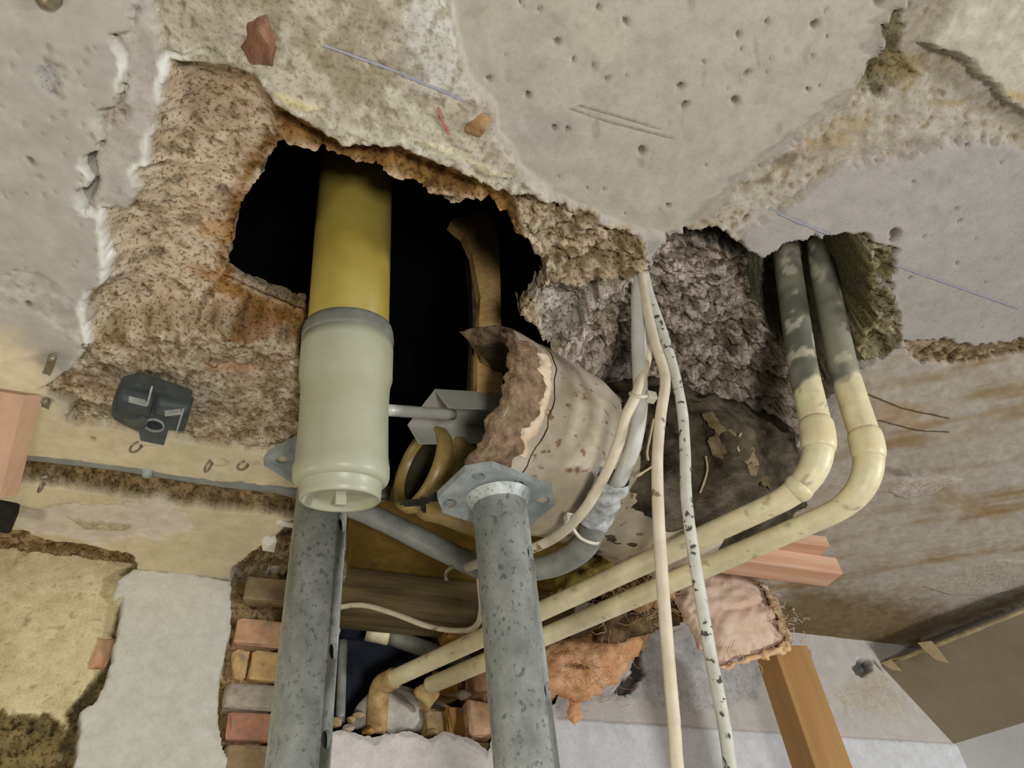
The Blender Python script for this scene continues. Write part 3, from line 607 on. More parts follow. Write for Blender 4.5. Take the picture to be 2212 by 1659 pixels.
wlayer([(262, 1240), (284, 1215), (420, 1222), (512, 1238), (512, 1262), (420, 1250), (300, 1240)], 0.002, (140, 132, 92), (104, 98, 64), amp=0.003)
PLPATCH = [(246, 1296), (250, 1262), (285, 1236), (400, 1244), (497, 1262), (500, 1300), (498, 1360), (490, 1400), (482, 1440), (475, 1460), (470, 1530), (476, 1600), (490, 1640), (488, 1760), (120, 1760), (160, 1650), (168, 1610), (172, 1545), (205, 1520), (230, 1470), (242, 1420), (256, 1350), (262, 1298)]
wlayer(PLPATCH, -0.010, (197, 194, 182), (191, 188, 177), rag=0.0018, amp=0.0003, cmix=2)
wlayer([(640, 1585), (740, 1585), (807, 1605), (831, 1592), (892, 1592), (932, 1605), (959, 1588), (1010, 1602), (1053, 1632), (1080, 1600), (1200, 1545), (1200, 1800), (620, 1800)], -0.002, (206, 200, 196), (200, 193, 188), rag=0.004, amp=0.0005)
wlayer([(1180, 1552), (1472, 1571), (1640, 1583), (2060, 1608), (2120, 1612), (2120, 1900), (1180, 1900)], -0.003, (197, 198, 200), (192, 193, 195), rag=0.0008, amp=0.0004, cmix=2)
wlayer([(1200, 1380), (1400, 1375), (1600, 1380), (1640, 1450), (1640, 1500), (1500, 1540), (1360, 1500), (1200, 1520)], 0.002, (176, 174, 172), (160, 158, 156), rag=0.006, soft=0.012, amp=0.001)
wlayer([(1842, 1442), (1860, 1418), (1885, 1425), (1882, 1445), (1862, 1462), (1850, 1455)], 0.016, (90, 92, 90), (70, 72, 70), rag=0.004)
wlayer([(1738, 1405), (1748, 1402), (1756, 1450), (1770, 1490), (1765, 1500), (1750, 1465)], 0.012, (92, 84, 76), rag=0.0009)
wlayer([(1372, 1395), (1390, 1392), (1396, 1450), (1380, 1480), (1350, 1500), (1330, 1492), (1366, 1450)], 0.012, (72, 66, 62), rag=0.003)
wlayer([(1800, 1500), (1900, 1440), (1960, 1520), (1960, 1545), (1880, 1530), (1830, 1535)], 0.0, (178, 170, 156), (172, 162, 146), rag=0.008, soft=0.03)
wlayer([(640, 1225), (760, 1245), (1240, 1310), (1240, 1365), (640, 1290)], 0.0, (104, 90, 62), (78, 66, 44), rag=0.004, amp=0.0015)
NICHE = [(630, 1255), (745, 1290), (930, 1320), (1060, 1330), (1230, 1345), (1235, 1430), (1200, 1520), (1070, 1580), (1053, 1622), (1010, 1592), (959, 1580), (932, 1596), (892, 1583), (831, 1583), (807, 1595), (740, 1577), (630, 1590)]
sn = sdist(WX, WZ, w2(NICHE)) + m2 * 0.008
wo = sn > 0; kp = ~(wo[:-1, :-1] | wo[1:, :-1] | wo[:-1, 1:] | wo[1:, 1:])
wid = np.arange(WX.size).reshape(WX.shape); ii, jj = np.nonzero(kp)
QW = np.stack([wid[ii, jj], wid[ii, jj + 1], wid[ii + 1, jj + 1], wid[ii + 1, jj]], 1)
rmv = ~kp; bdv = np.zeros(WX.shape, bool); kv_ = np.zeros(WX.shape, bool)
for a_ in (0, 1):
    for b_ in (0, 1):
        bdv[a_:WX.shape[0] - 1 + a_, b_:WX.shape[1] - 1 + b_] |= rmv; kv_[a_:WX.shape[0] - 1 + a_, b_:WX.shape[1] - 1 + b_] |= kp
WXs, WZs = snap(sn, wz, wx, WX, WZ, np.nonzero((bdv & kv_).ravel())[0], 0.0021)
VWL = np.stack([WXs.ravel(), (YW + WY).ravel(), WZs.ravel()], 1)
us = np.zeros(WX.size, bool); us[QW.ravel()] = True; rm = np.cumsum(us) - 1
wall_back = add('wall_back', (VWL[us], rm[QW]), WALLM, None, True, np.c_[np.clip(WC.reshape(-1, 3)[us], 0.01, 0.86), WR.ravel()[us]])
tag(wall_back, 'back wall of patchy plaster over bricks with a broken niche', 'wall', kind='structure')
# niche behind the wall
NAVY = nmat('navy_membrane', (62, 68, 84), (34, 38, 48), scale=25, bump=0.2, bscale=60, rough=0.7)
nx0, nx1 = wal(630, 1450)[0] - 0.01, wal(1235, 1450)[0] + 0.02
tag(add('niche_lining', inbox(nx0, nx1, YW + 0.004, YW + 0.16, 2.08, ZC + 0.01, ['+y', '-x', '+x', '+z', '-z']), NAVY, None, False), 'dark blue grey inside of the wall niche', 'niche', kind='structure')
# exposed bricks beside the first prop, in courses
def brickm(n, c): return nmat('brick_' + n, c, tuple(v * 0.82 for v in c), scale=70, bump=0.6, bscale=220, rough=0.95, spec=0.1, spots=(150, 134, 108), spot_scale=70, spot_amt=0.36)
courses = [(528, 1241, 650, 1296, 'tan', (172, 150, 112)), (508, 1330, 650, 1388, 'orange', (200, 158, 122)), (502, 1399, 537, 1462, 'cream', (214, 178, 122)), (543, 1401, 650, 1466, 'cream', (214, 178, 122)), (488, 1468, 650, 1524, 'grey', (184, 172, 156)), (492, 1530, 645, 1592, 'red', (188, 134, 108)), (486, 1600, 640, 1665, 'brown', (160, 138, 100))]
for i, (x0, y0, x1, y1, nm, c) in enumerate(courses):
    a, b = wal(x0, y0, 0.004), wal(x1, y1, 0.004)
    sl = 0.11 * (x1 - x0) * 0.5
    zt, zb = wal((x0 + x1) / 2, y0 + sl, 0.004)[2], wal((x0 + x1) / 2, y1 + sl * 0.8, 0.004)[2]
    xa, xb = wal(x0, (y0 + y1) / 2, 0.004)[0], wal(x1, (y0 + y1) / 2, 0.004)[0]
    add('brick', boxvf(((xa + xb) / 2, YW + 0.034, (zt + zb) / 2), ((xb - xa) / 2, 0, 0), (0, 0.030, 0), (0, 0, (zt - zb) / 2), 0.004, 0.0030, i), brickm(nm, c), wall_back, False)
# broken brick ends around the niche
for i, (x, y, wpx, hpx, dy, nm, c) in enumerate([(220, 1408, 30, 54, 0.001, 'orange', (200, 158, 122)), (1010, 1345, 90, 60, 0.02, 'ochre', (176, 136, 74)), (965, 1475, 54, 46, 0.05, 'ochre', (176, 136, 74)), (1045, 1455, 40, 60, 0.02, 'orange', (200, 158, 122)), (990, 1560, 44, 60, 0.02, 'ochre', (176, 136, 74)), (1038, 1550, 50, 66, 0.005, 'pink', (220, 178, 140)), (945, 1560, 50, 50, 0.03, 'tan', (172, 150, 112)), (1080, 1500, 60, 90, 0.03, 'orange', (200, 158, 122)), (1090, 1420, 60, 60, 0.03, 'tan', (172, 150, 112))]):
    p = wal(x, y, dy); s = p[1] / ray(x, y)[1] / F
    add('brick', boxvf((p[0], p[1] + 0.03, p[2]), (wpx * s * 0.55, 0, 0), (0, 0.03, 0), (0, 0, hpx * s * 0.6), 0.004, 0.004, 40 + i), brickm(nm, c), wall_back, False)
# niche floor and timber lintel over it
tag(add('niche_sill', boxvf((0.5 * (nx0 + nx1), YW + 0.085, 2.10), ((nx1 - nx0) / 2, 0, 0), (0, 0.075, 0), (0, 0, wal(800, 1590, 0.02)[2] - 2.10 - 0.004), 0.004, 0.002), nmat('sill_mortar', (150, 132, 98), (110, 94, 64), bump=0.6, bscale=120), None, False), 'crumbled mortar bed of the wall niche', 'sill', kind='structure')
OLDW = nmat('old_grey_timber', (112, 96, 64), (76, 64, 44), scale=30, stretch=(0.25, 3, 3), bump=0.5, bscale=60, rough=0.9)
lt0, lt1 = wal(640, 1272, -0.004), wal(1215, 1346, -0.004)
z_l = 0.5 * (lt0[2] + lt1[2])
zlb, zlt = wal(930, 1336, -0.004)[2], ZC + 0.029
lintel = beam('lintel_beam', (lt0[0], YW + 0.022, 0.5 * (zlb + zlt)), (lt1[0], YW + 0.022, 0.5 * (zlb + zlt)), 0.054, zlt - zlb, OLDW, (0, 0, 1), None, 0.004)
tag(lintel, 'old grey brown timber lintel above the dark wall niche', 'beam')

# ------------------------------------------------------------------ right: sloping boxed-in panel and wall below it
PANEL = nmat('boxing_panel', (132, 121, 100), (122, 111, 90), scale=12, bump=0.15, rough=0.85)
A, B = wal(1905, 1440), wal(2060, 1607)
C = aty(2212, 1560, 0.781); C[2] = B[2]; D = hgt(2212, 1318); A[2] = min(A[2], ZC)
C2 = B + (C - B) * 3.2; pn0 = np.cross(C2 - A, B - A); rr_ = ray(2212, 1318); D = CAM + rr_ * (((A - CAM) @ pn0) / (rr_ @ pn0)); D2 = A + (D - A) * 2.4
tag(add('wall_right', slab([A, D2, C2, B], 0.012, np.cross(D2 - A, B - A) * (1 if np.cross(D2 - A, B - A)[0] > 0 else -1)), PANEL, None, False), 'sloping beige boarded panel at the right corner', 'wall', kind='structure')
E2 = C2.copy(); E2[2] = 0; B0 = B.copy(); B0[2] = 0
WHITE = nmat('white_paint', (206, 206, 206), (198, 198, 198), scale=20, bump=0.25, bscale=200, rough=0.85)
tag(add('wall_right', slab([B, C2, E2, B0], 0.012, (1, 0.5, 0)), WHITE, None, False), 'white painted right wall below the sloping panel', 'wall', kind='structure')
# strip of bead where the panel meets the ceiling, with hanging paper
BEAD = nmat('bead_cream', (176, 160, 122), (140, 124, 90), scale=80, bump=0.4)
tag(add('trim_1', tube(resample([hgt(1865, 1432, -0.002), A + (D - A) * 0.15, A + (D - A) * 0.6, A + (D - A) * 1.1], 0.01), 0.0035, 8, True, 0.0012, 0.02), BEAD), 'cream bead where the panel meets the ceiling', 'trim', kind='structure')
pn = np.cross(D2 - A, B - A); pn /= np.linalg.norm(pn); pn = pn if pn[0] < 0 else -pn
def onpan(px, py, off):
    r = ray(px, py); t = ((A - CAM) @ pn + off) / (r @ pn); return CAM + r * t
for nm_, pts, lb in (('paper_scrap', [(1982, 1388), (2012, 1384), (2030, 1405), (2049, 1432), (2020, 1424), (2000, 1408)], 'torn paper scrap hanging off the sloping panel edge'), ('paper_scrap', [(1902, 1432), (1925, 1424), (1948, 1450), (1925, 1445)], 'small torn paper scrap at the panel corner')):
    solo(nm_, slab([onpan(x, y, 0.004 + 0.00012 * (y - 1384)) for x, y in pts], 0.0012, pn), nmat('paper_buff', (178, 160, 122), (160, 142, 106), scale=80, bump=0.3), lb, 'paper scrap', smooth=False)
tag(add('floor', boxvf((0.2, 0.0, -0.02), (1.6, 0, 0), (0, 1.1, 0), (0, 0, 0.02), 0), nmat('floor_concrete', (130, 126, 120), bump=0.4), None, False), 'grey concrete floor of the room below', 'floor', kind='structure')
# ================================================================== materials of the things
GALV = nmat('galvanised_steel', (184, 188, 184), (142, 148, 144), scale=40, bump=0.15, bscale=160, rough=0.45, metal=0.1, spots=(128, 134, 130), spot_scale=240, spot_amt=0.39, stretch=(1, 1, 0.8), spec=0.5)
YELLOW = nmat('yellow_pvc', (160, 145, 70), (146, 128, 54), scale=14, bump=0.05, rough=0.35, spec=0.4)
PVC = nmat('cream_pvc', (166, 167, 146), (156, 155, 128), scale=16, bump=0.06, rough=0.38, spec=0.4)
RUBBER = nmat('grey_rubber', (122, 122, 112), (104, 104, 96), scale=60, bump=0.2, rough=0.6)
CLAY = nmat('cream_clay', (180, 170, 152), (154, 141, 118), scale=22, bump=0.35, bscale=120, rough=0.6, spots=(124, 98, 66), spot_scale=75, spot_amt=0.37, stretch=(1, 1, 1.6))
CRUST = nmat('brown_crust', (152, 128, 102), (96, 78, 58), scale=110, bump=1.0, bscale=160, rough=0.95, bdist=0.004)
GLAZE = nmat('olive_glaze', (160, 138, 78), (112, 94, 52), scale=20, bump=0.15, rough=0.35, spec=0.5)
SHEET = nmat('zinc_sheet', (188, 186, 178), (174, 172, 164), scale=30, bump=0.06, rough=0.4, metal=0.15, spec=0.5)
CABLEW = nmat('cream_cable', (206, 196, 174), (186, 174, 150), scale=40, bump=0.1, rough=0.55, spots=(120, 104, 84), spot_scale=60, spot_amt=0.33)
CABLEG = nmat('pale_grey_cable', (192, 192, 184), (172, 170, 162), scale=40, bump=0.1, rough=0.5)
CABLED = nmat('speckled_cable', (196, 196, 184), (176, 174, 162), scale=40, bump=0.1, rough=0.55, spots=(70, 66, 56), spot_scale=150, spot_amt=0.38)
COND = nmat('grey_conduit', (138, 140, 134), (112, 114, 110), scale=50, bump=0.15, rough=0.42, spec=0.5)
DARKP = nmat('dark_grey_plastic', (78, 84, 82), (60, 66, 64), scale=60, bump=0.15, rough=0.5)
PALEP = nmat('pale_scuffed_plastic', (170, 174, 168), (140, 144, 140), scale=100, bump=0.2, rough=0.6)
STEEL = nmat('dull_steel', (150, 142, 122), (112, 102, 80), scale=90, bump=0.2, rough=0.4, metal=0.6)
PINEW = nmat('pink_pine', (206, 160, 112), (188, 138, 92), scale=22, stretch=(0.15, 3, 3), bump=0.2, bscale=60, rough=0.75)
REDW = nmat('orange_pine', (202, 168, 142), (184, 138, 106), scale=24, stretch=(0.15, 3, 3), bump=0.25, bscale=60, rough=0.8)
OAKW = nmat('ochre_timber', (168, 130, 80), (146, 110, 64), scale=14, stretch=(0.15, 2, 2), bump=0.2, bscale=50, rough=0.75)
DUSTY = nmat('fibre_board', (226, 186, 128), (198, 150, 84), scale=120, bump=0.8, bscale=200, rough=0.95)
BLACKM = nmat('black_membrane', (40, 36, 32), (24, 22, 20), scale=80, bump=0.5, rough=0.85)
HESS = nmat('hessian', (124, 112, 94), (58, 50, 40), scale=26, bump=0.9, bscale=120, rough=0.98, weave=260, spec=0.05, bdist=0.003)
RUST = nmat('rusty_paint', (190, 162, 112), (142, 108, 64), scale=70, bump=0.5, bscale=150, rough=0.8)

# ================================================================== vertical waste pipe with coupling
Bp, Tp = dep(735, 1080, 0.60), dep(752, 730, 0.662)
ax = (Tp - Bp) / np.linalg.norm(Tp - Bp); Lc = np.linalg.norm(Tp - Bp)
wp_ = thing('waste_pipe', 'yellow plastic waste pipe hanging through the opening with a cream end coupling', 'pipe', Bp)
add('pipe', lathe(Bp, ax, [(0.03, 0.031), (0.03, 0.0345), (0.25, 0.0345), (0.52, 0.0345), (0.52, 0.031), (0.03, 0.031)], 48), YELLOW, wp_)
cp = add('coupling', lathe(Bp, ax, [(0.012, 0.0300), (0.012, 0.0340), (0.0145, 0.0368), (0.018, 0.0378), (0.026, 0.0378), (0.030, 0.0366), (0.045, 0.0362), (0.07, 0.0358), (Lc * 0.62, 0.0362), (Lc * 0.68, 0.0368), (Lc * 0.72, 0.0385), (Lc * 0.90, 0.0387), (Lc * 0.965, 0.0385), (Lc * 0.965, 0.0350), (0.012, 0.0300)], 56), PVC, wp_)
add('gasket', lathe(Bp, ax, [(Lc * 0.962, 0.0350), (Lc * 0.962, 0.0388), (Lc * 0.985, 0.0390), (Lc * 1.03, 0.0384), (Lc * 1.06, 0.0372), (Lc * 1.07, 0.0347)], 56), RUBBER, wp_)
ec = add('end_cap', lathe(Bp, ax, [(0.006, 0.0001), (0.0055, 0.020), (0.005, 0.0265), (0.0, 0.0285), (-0.0012, 0.0300), (0.0, 0.0312), (0.004, 0.0316), (0.013, 0.0318), (0.0155, 0.0345)], 56), PVC, wp_)
u_ = np.cross(ax, [1, 0, 0]); u_ /= np.linalg.norm(u_); v_ = np.cross(ax, u_)
add('lug', boxvf(Bp + ax * 0.001, u_ * 0.0035, v_ * 0.0042, ax * 0.0055, 0.0008), PVC, ec, False)

# axis of the clay pipe that the second prop carries
cax = np.array([0.97, 0.25, -0.08]); cax /= np.linalg.norm(cax); c0 = dep(1078, 918, 0.730) - cax * 0.055
def PIPE_BOTTOM(p):
    s = ((p[:2] - c0[:2]) @ cax[:2]) / (cax[:2] @ cax[:2]); return (c0 + s * cax)[2] - 0.0868
# ================================================================== steel props
def prop(label, top, bot, r, holes, plate, plate_rot, plate_half, clip, plate_label):
    d = (bot - top) / np.linalg.norm(bot - top)
    foot = top + d * ((top[2] - 0.012) / -d[2])
    t = thing('steel_prop', label, 'prop', (foot[0], foot[1], 0.0), 'galvanised props under the ceiling')
    L = np.linalg.norm(foot - top); n = 24
    V = lathe(top, d, [(0, r), (L * 0.3, r), (L * 0.6, r), (L, r), (L, r * 0.86), (0, r * 0.86), (0, r)], 64)
    tb = add('tube', V, GALV, t)
    cs = []
    for px, py, side in holes:
        # hole centre on the tube's right flank at the height of that pixel
        r_ = ray(px, py); dl = [(np.linalg.norm(np.cross(r_ / np.linalg.norm(r_), (top + d * s) - CAM)), s) for s in np.linspace(0, L * 0.6, 600)]
        s = min(dl)[1]; c = top + d * s
        s = min(dl)[1]; vd = c - CAM; vd -= d * (vd @ d); vd /= np.linalg.norm(vd); rt = np.cross(vd, d); rt = rt if rt[0] > 0 else -rt
        a = side; n_ = -vd * math.cos(a) + rt * math.sin(a)
        cs.append(lathe(c, n_, [(-r * 1.4, 0.0075), (r * 1.4, 0.0075)], 20, True, True))
    cut(tb, cs)
    cp_ = top; u = np.array([math.cos(plate_rot), math.sin(plate_rot), 0]); v = np.array([-u[1], u[0], 0])
    hx, hy = plate_half; k = clip
    pl = [(-hx + k, -hy), (hx - k, -hy), (hx, -hy + k), (hx, hy - k), (hx - k, hy), (-hx + k, hy), (-hx, hy - k), (-hx, -hy + k)]
    pc = np.array([plate[0], plate[1], top[2]])
    P = add('top_plate', slab([pc + u * a + v * b for a, b in pl], 0.007, (0, 0, 1)), nmat('dirty_galvanised', (160, 166, 164), (118, 126, 126), scale=40, bump=0.3, bscale=140, rough=0.55, metal=0.1, spots=(136, 116, 92), spot_scale=60, spot_amt=0.33), t, False)
    hs = [(-0.72 * hx, -0.55 * hy), (0.72 * hx, -0.55 * hy), (-0.72 * hx, 0.6 * hy), (0.72 * hx, 0.6 * hy), (0, -0.75 * hy)]
    cut(P, [lathe(pc + u * a + v * b - np.array([0, 0, .01]), (0, 0, 1), [(0, 0.006), (0.03, 0.006)], 16, True, True) for a, b in hs])
    add('weld', lathe(top - d * 0.0, d, [(-0.001, r * 1.25), (0.003, r * 1.16), (0.007, r * 1.02), (0.008, r * 0.99), (-0.001, r * 0.99)], 40), GALV, t)
    add('base_plate', boxvf((foot[0], foot[1], 0.006), (0.07, 0, 0), (0, 0.07, 0), (0, 0, 0.006), 0.002), GALV, t, False)
    return t
def leaned(top, px, py, lean):
    r = ray(px, py); t = (top[1] - CAM[1] + lean * (top[2] - CAM[2])) / (r[1] + lean * r[2]); return CAM + r * t
t1 = dep(694, 1100, 0.735); b1 = leaned(t1, 643, 1659, 0.07); d1 = (t1 - b1) / np.linalg.norm(t1 - b1)
top1 = t1 + d1 * ((ZC - 0.014 - t1[2]) / d1[2])
prop('galvanised steel prop rising behind the cream pipe coupling, left one of two', top1, b1, 0.0245, [(737, 1150, 1.05), (717, 1420, 1.05), (697, 1605, 1.0)], (top1[0] + 0.002, top1[1] + 0.0), 0.60, (0.047, 0.047), 0.008, '')
t2 = dep(1078, 1078, 0.66); t2 = dep(1078, 1078, 0.66 * (PIPE_BOTTOM(t2) - 0.004 - CAM[2]) / (t2[2] - CAM[2])); b2 = leaned(t2, 1138, 1659, 0.11)
prop('galvanised steel prop bearing up the cracked clay pipe, right one of two', t2, b2, 0.0350 * (R.T @ (t2 - CAM))[2], [(1137, 1205, 1.25), (1177, 1500, 1.25)], (t2[0] + 0.0, t2[1] + 0.004), 0.25, (0.048, 0.037), 0.016, '')

# ================================================================== cracked clay pipe
cax = np.array([0.97, 0.25, -0.08]); cax /= np.linalg.norm(cax); c0 = dep(1078, 918, 0.730) - cax * 0.055
fr = np.cross(cax, [0, 0, 1.0]); fr /= np.linalg.norm(fr); fr = fr if fr[1] < 0 else -fr; upv = np.cross(cax, fr); upv = upv if upv[2] > 0 else -upv
clay = thing('clay_pipe', 'large cracked cream clay soil pipe with a broken mouth in the opening', 'pipe', c0 - upv * 0.09)
th = np.linspace(0, 2 * np.pi, 120, endpoint=False)
ka = np.radians([0, 40, 75, 105, 140, 180, 215, 250, 285, 310, 335, 360]); kv = np.array([0.014, 0.022, 0.006, 0.075, 0.150, 0.170, 0.150, 0.050, 0.012, 0.014, 0.018, 0.014])
s0 = np.interp(th, ka, kv) + (fbm(np.cos(th) * 0.09, np.sin(th) * 0.09, 0, 0.02, 4, 81) - 0.5) * 0.018
def rout(s): return np.interp(s, [-0.2, 0.052, 0.056, 0.125, 0.15, 0.165, 0.172, 0.3], [0.0875, 0.0855, 0.0865, 0.085, 0.079, 0.0795, 0.076, 0.074])
def shell(rad, s_start, s_end, n):
    V = []
    for i in range(n):
        s = s_start + (s_end - s_start) * (i / (n - 1)) ** 1.1; rr = rad(s)
        V.append(c0 + s[:, None] * cax + rr[:, None] * (np.cos(th)[:, None] * fr + np.sin(th)[:, None] * upv))
    V = np.vstack(V); m = len(th); Fs = [(i * m + j, i * m + (j + 1) % m, (i + 1) * m + (j + 1) % m, (i + 1) * m + j) for i in range(n - 1) for j in range(m)]
    return V, Fs
se = np.full(len(th), 0.30)
add('barrel', shell(lambda s: rout(s) + (fbm(s * 3, np.cos(th) * 0.1, np.sin(th) * 0.1, 0.03, 3, 82) - 0.5) * 0.0012, s0, se, 60), CLAY, clay)
lin_ = add('lining', shell(lambda s: rout(s) - 0.014 + (fbm(s, np.cos(th) * 0.09, np.sin(th) * 0.09, 0.008, 3, 83) - 0.5) * 0.002, s0 + 0.010, se, 40), nmat('shaded_clay', (74, 64, 44), (40, 36, 26), scale=40, bump=0.4), clay)  # shade inside the pipe mouth is put into the dark lining colour
# broken edge: crust between the skin and the lining
n_ = 12; V = []
for i in range(n_):
    t_ = i / (n_ - 1); ss = s0 + 0.001 + 0.012 * t_ ** 0.7 - 0.016 * math.sin(math.pi * t_) * (0.4 + fbm(np.cos(th) * 0.09, np.sin(th) * 0.09, i * 0.004, 0.006, 3, 84))
    rr = rout(ss) + 0.0004 - (0.0146) * t_
    V.append(c0 + ss[:, None] * cax + rr[:, None] * (np.cos(th)[:, None] * fr + np.sin(th)[:, None] * upv))
V = np.vstack(V); m_ = len(th); add('broken_rim', (V, [(i * m_ + j, i * m_ + (j + 1) % m_, (i + 1) * m_ + (j + 1) % m_, (i + 1) * m_ + j) for i in range(n_ - 1) for j in range(m_)]), CRUST, clay)
# crust still sticking to the front of the skin, cream paint ridge and joint line
def band(name, sfun0, sfun1, lift, a0, a1, mat, n=10, seed=1, rough=0.002):
    tt = np.linspace(math.radians(a0), math.radians(a1), 70); V = []
    for i in range(n):
        t_ = i / (n - 1); s = sfun0(tt) * (1 - t_) + sfun1(tt) * t_
        rr = rout(s) + lift * math.sin(math.pi * min(max(t_, 0.0), 1.0)) ** 0.6 - 0.0006 + rough * (fbm(s, np.cos(tt) * 0.09, np.sin(tt) * 0.09, 0.006, 3, seed) - 0.5) * (0 < i < n - 1)
        V.append(c0 + s[:, None] * cax + rr[:, None] * (np.cos(tt)[:, None] * fr + np.sin(tt)[:, None] * upv))
    V = np.vstack(V); m = len(tt)
    return add(name, (V, [(i * m + j, i * m + j + 1, (i + 1) * m + j + 1, (i + 1) * m + j) for i in range(n - 1) for j in range(m - 1)]), mat, clay)
rim_s = lambda t: np.interp(np.mod(t, 2 * np.pi), th, s0)
nzs = lambda t, sd: (fbm(np.cos(t) * 0.09, np.sin(t) * 0.09, 2, 0.012, 3, sd) - 0.5)
band('crust', lambda t: rim_s(t) - 0.002, lambda t: np.clip(rim_s(t) + 0.028 + nzs(t, 91) * 0.03, -1, 0.046), 0.003, -75, 12, CRUST, 14, 85, 0.006)
band('paint_ridge', lambda t: np.clip(rim_s(t) + 0.026 + nzs(t, 91) * 0.03, -1, 0.044), lambda t: np.clip(rim_s(t) + 0.040 + nzs(t, 92) * 0.03, -1, 0.051), 0.0022, -60, 10, nmat('peeling_paint', (224, 204, 178), (206, 182, 150), scale=60, bump=0.3), 8, 86, 0.001)
band('joint_crack', lambda t: 0.0535 + nzs(t, 93) * 0.006, lambda t: 0.0555 + nzs(t, 93) * 0.006, 0.0014, -100, 110, nmat('crack_brown', (74, 52, 30), bump=0), 4, 87, 0)
for a_, s_, l_ in ():
    add('rust_scar', pillow([c0 + (s_ + x) * cax + (rout(s_) + 0.0006) * (math.cos(math.radians(a_) + y / 0.09) * fr + math.sin(math.radians(a_) + y / 0.09) * upv) for x, y in ((-0.002, -l_ / 2), (0.003, -l_ / 3), (0.002, l_ / 2), (-0.003, l_ / 3))], math.cos(math.radians(a_)) * fr + math.sin(math.radians(a_)) * upv, 0.0007, 1.0, 0.0006, 0.001, 0.0003, 0.003, 0.0022, int(a_ + 60)), CRUST, clay)
# smaller glazed spigot sticking out of the mouth
sg0 = dep(905, 1010, 0.752)
sg = thing('glazed_spigot', 'olive glazed pipe spigot with rounded rim in the clay pipe mouth', 'pipe', sg0)
add('spigot', lathe(sg0, cax, [(0.004, 0.034), (-0.002, 0.036), (-0.005, 0.040), (-0.002, 0.044), (0.006, 0.0455), (0.011, 0.043), (0.014, 0.0405), (0.018, 0.043), (0.026, 0.0455), (0.034, 0.044), (0.045, 0.043), (0.12, 0.043)], 56), GLAZE, sg)
add('bore', lathe(sg0, cax, [(0.004, 0.0342), (0.03, 0.033), (0.06, 0.031), (0.06, 0.0001)], 48), nmat('slimy_bore', (64, 58, 42), (44, 40, 30), bump=0.2, rough=0.3), sg)
add('pipe_bulkhead', lathe(c0 + cax * 0.29, cax, [(0, 0.0001), (0, 0.060), (0.005, 0.060)], 40), SHADE, clay)

# ================================================================== metal channel and rod in the pipe mouth
PR = [dep(970, 880, 0.690), dep(940, 840, 0.712), dep(880, 918, 0.738), dep(905, 960, 0.716)]
dr = dep(1150, 853, 0.800) - dep(940, 840, 0.712); nq = np.cross(PR[1] - PR[2], dr); nq /= np.linalg.norm(nq)
if nq @ (PR[0] - PR[1]) < 0: nq = -nq
e_ = 0.0013
inner_ = [PR[0] + (PR[3] - PR[0]) / np.linalg.norm(PR[3] - PR[0]) * e_, PR[1] + (PR[2] - PR[1]) / 0.042 * e_ + nq * e_, PR[2] + (PR[1] - PR[2]) / 0.042 * e_ + nq * e_, PR[3] + (PR[0] - PR[3]) / np.linalg.norm(PR[3] - PR[0]) * e_]
ch = thing('strut_channel', 'folded zinc metal channel sticking out of the clay pipe mouth', 'bracket', sum(PR) / 4)
o = add('channel', slab(PR + inner_[::-1], np.linalg.norm(dr), dr), SHEET, ch, False)
cut(o, [lathe((PR[1] * 0.55 + PR[2] * 0.45) + dr * f_, nq, [(-0.01, 0.0052), (0.01, 0.0052)], 16, True, True) for f_ in (0.22, 0.37, 0.52, 0.67)])
rd = thing('metal_rod', 'short pale metal rod poking out beside the zinc channel', 'rod', dep(825, 885, 0.655))
add('shaft', tube(resample([dep(826, 885, 0.655), dep(978, 896, 0.724)], 0.01), 0.0053, 20), SHEET, rd)

# ================================================================== fibre board hanging in the opening
fb = thing('fibre_board_strip', 'broken edge of ochre fibre board standing in the dark opening', 'board', aty(1055, 848, 0.50))
bp_ = [(1030, 458), (1052, 462), (1068, 485), (1077, 520), (1081, 600), (1083, 720), (1087, 849), (1030, 847), (1032, 760), (1038, 640), (1028, 590), (1020, 545), (1002, 505), (972, 480), (985, 468), (1012, 470)]
add('cut_edge', slab([aty(x, y, 0.50) for x, y in bp_], 0.012, (0, 1, 0)), DUSTY, fb, False)
add('tarred_face', slab([aty(x, y, 0.5122) for x, y in [(1010, 520), (1042, 545), (1072, 560), (1074, 700), (1078, 842), (1030, 846), (1016, 840), (1022, 700), (1018, 600)]], 0.022, (0.15, 1, 0)), nmat('tarred_board', (92, 84, 66), (46, 42, 34), scale=70, bump=1.0, bscale=90, rough=0.95, bdist=0.004), fb, False)

# ================================================================== twin heating pipes
def paintcol(V, z_edge, seed, hi=(142, 140, 122), hi2=(102, 102, 90)):
    n = fbm(V[:, 0], V[:, 1], V[:, 2], 0.02, 3, seed) - 0.5; n_2 = fbm(V[:, 0], V[:, 1], V[:, 2], 0.03, 3, seed + 1); pt = fbm(V[:, 0], V[:, 1], V[:, 2], 0.012, 3, seed + 3)
    c = alb(*hi) * (1 - sst(0.4, 0.62, n_2))[:, None] + alb(*hi2) * sst(0.4, 0.62, n_2)[:, None]
    k = sst(0.60, 0.66, pt)[:, None]; c = c * (1 - k) + alb(178, 172, 150) * k
    pale = alb(214, 203, 164) * (1 + 0.25 * (n_2 - 0.5))[:, None]
    chip = sst(0.70, 0.74, fbm(V[:, 0], V[:, 1], V[:, 2], 0.009, 3, seed + 5))[:, None]
    pale = pale * (1 - chip * 0.6) + alb(140, 130, 96) * chip * 0.6
    m = sst(-0.004, 0.004, z_edge + n * 0.05 - V[:, 2])[:, None]
    return np.clip(c * (1 - m) + pale * m, 0.01, 0.86)
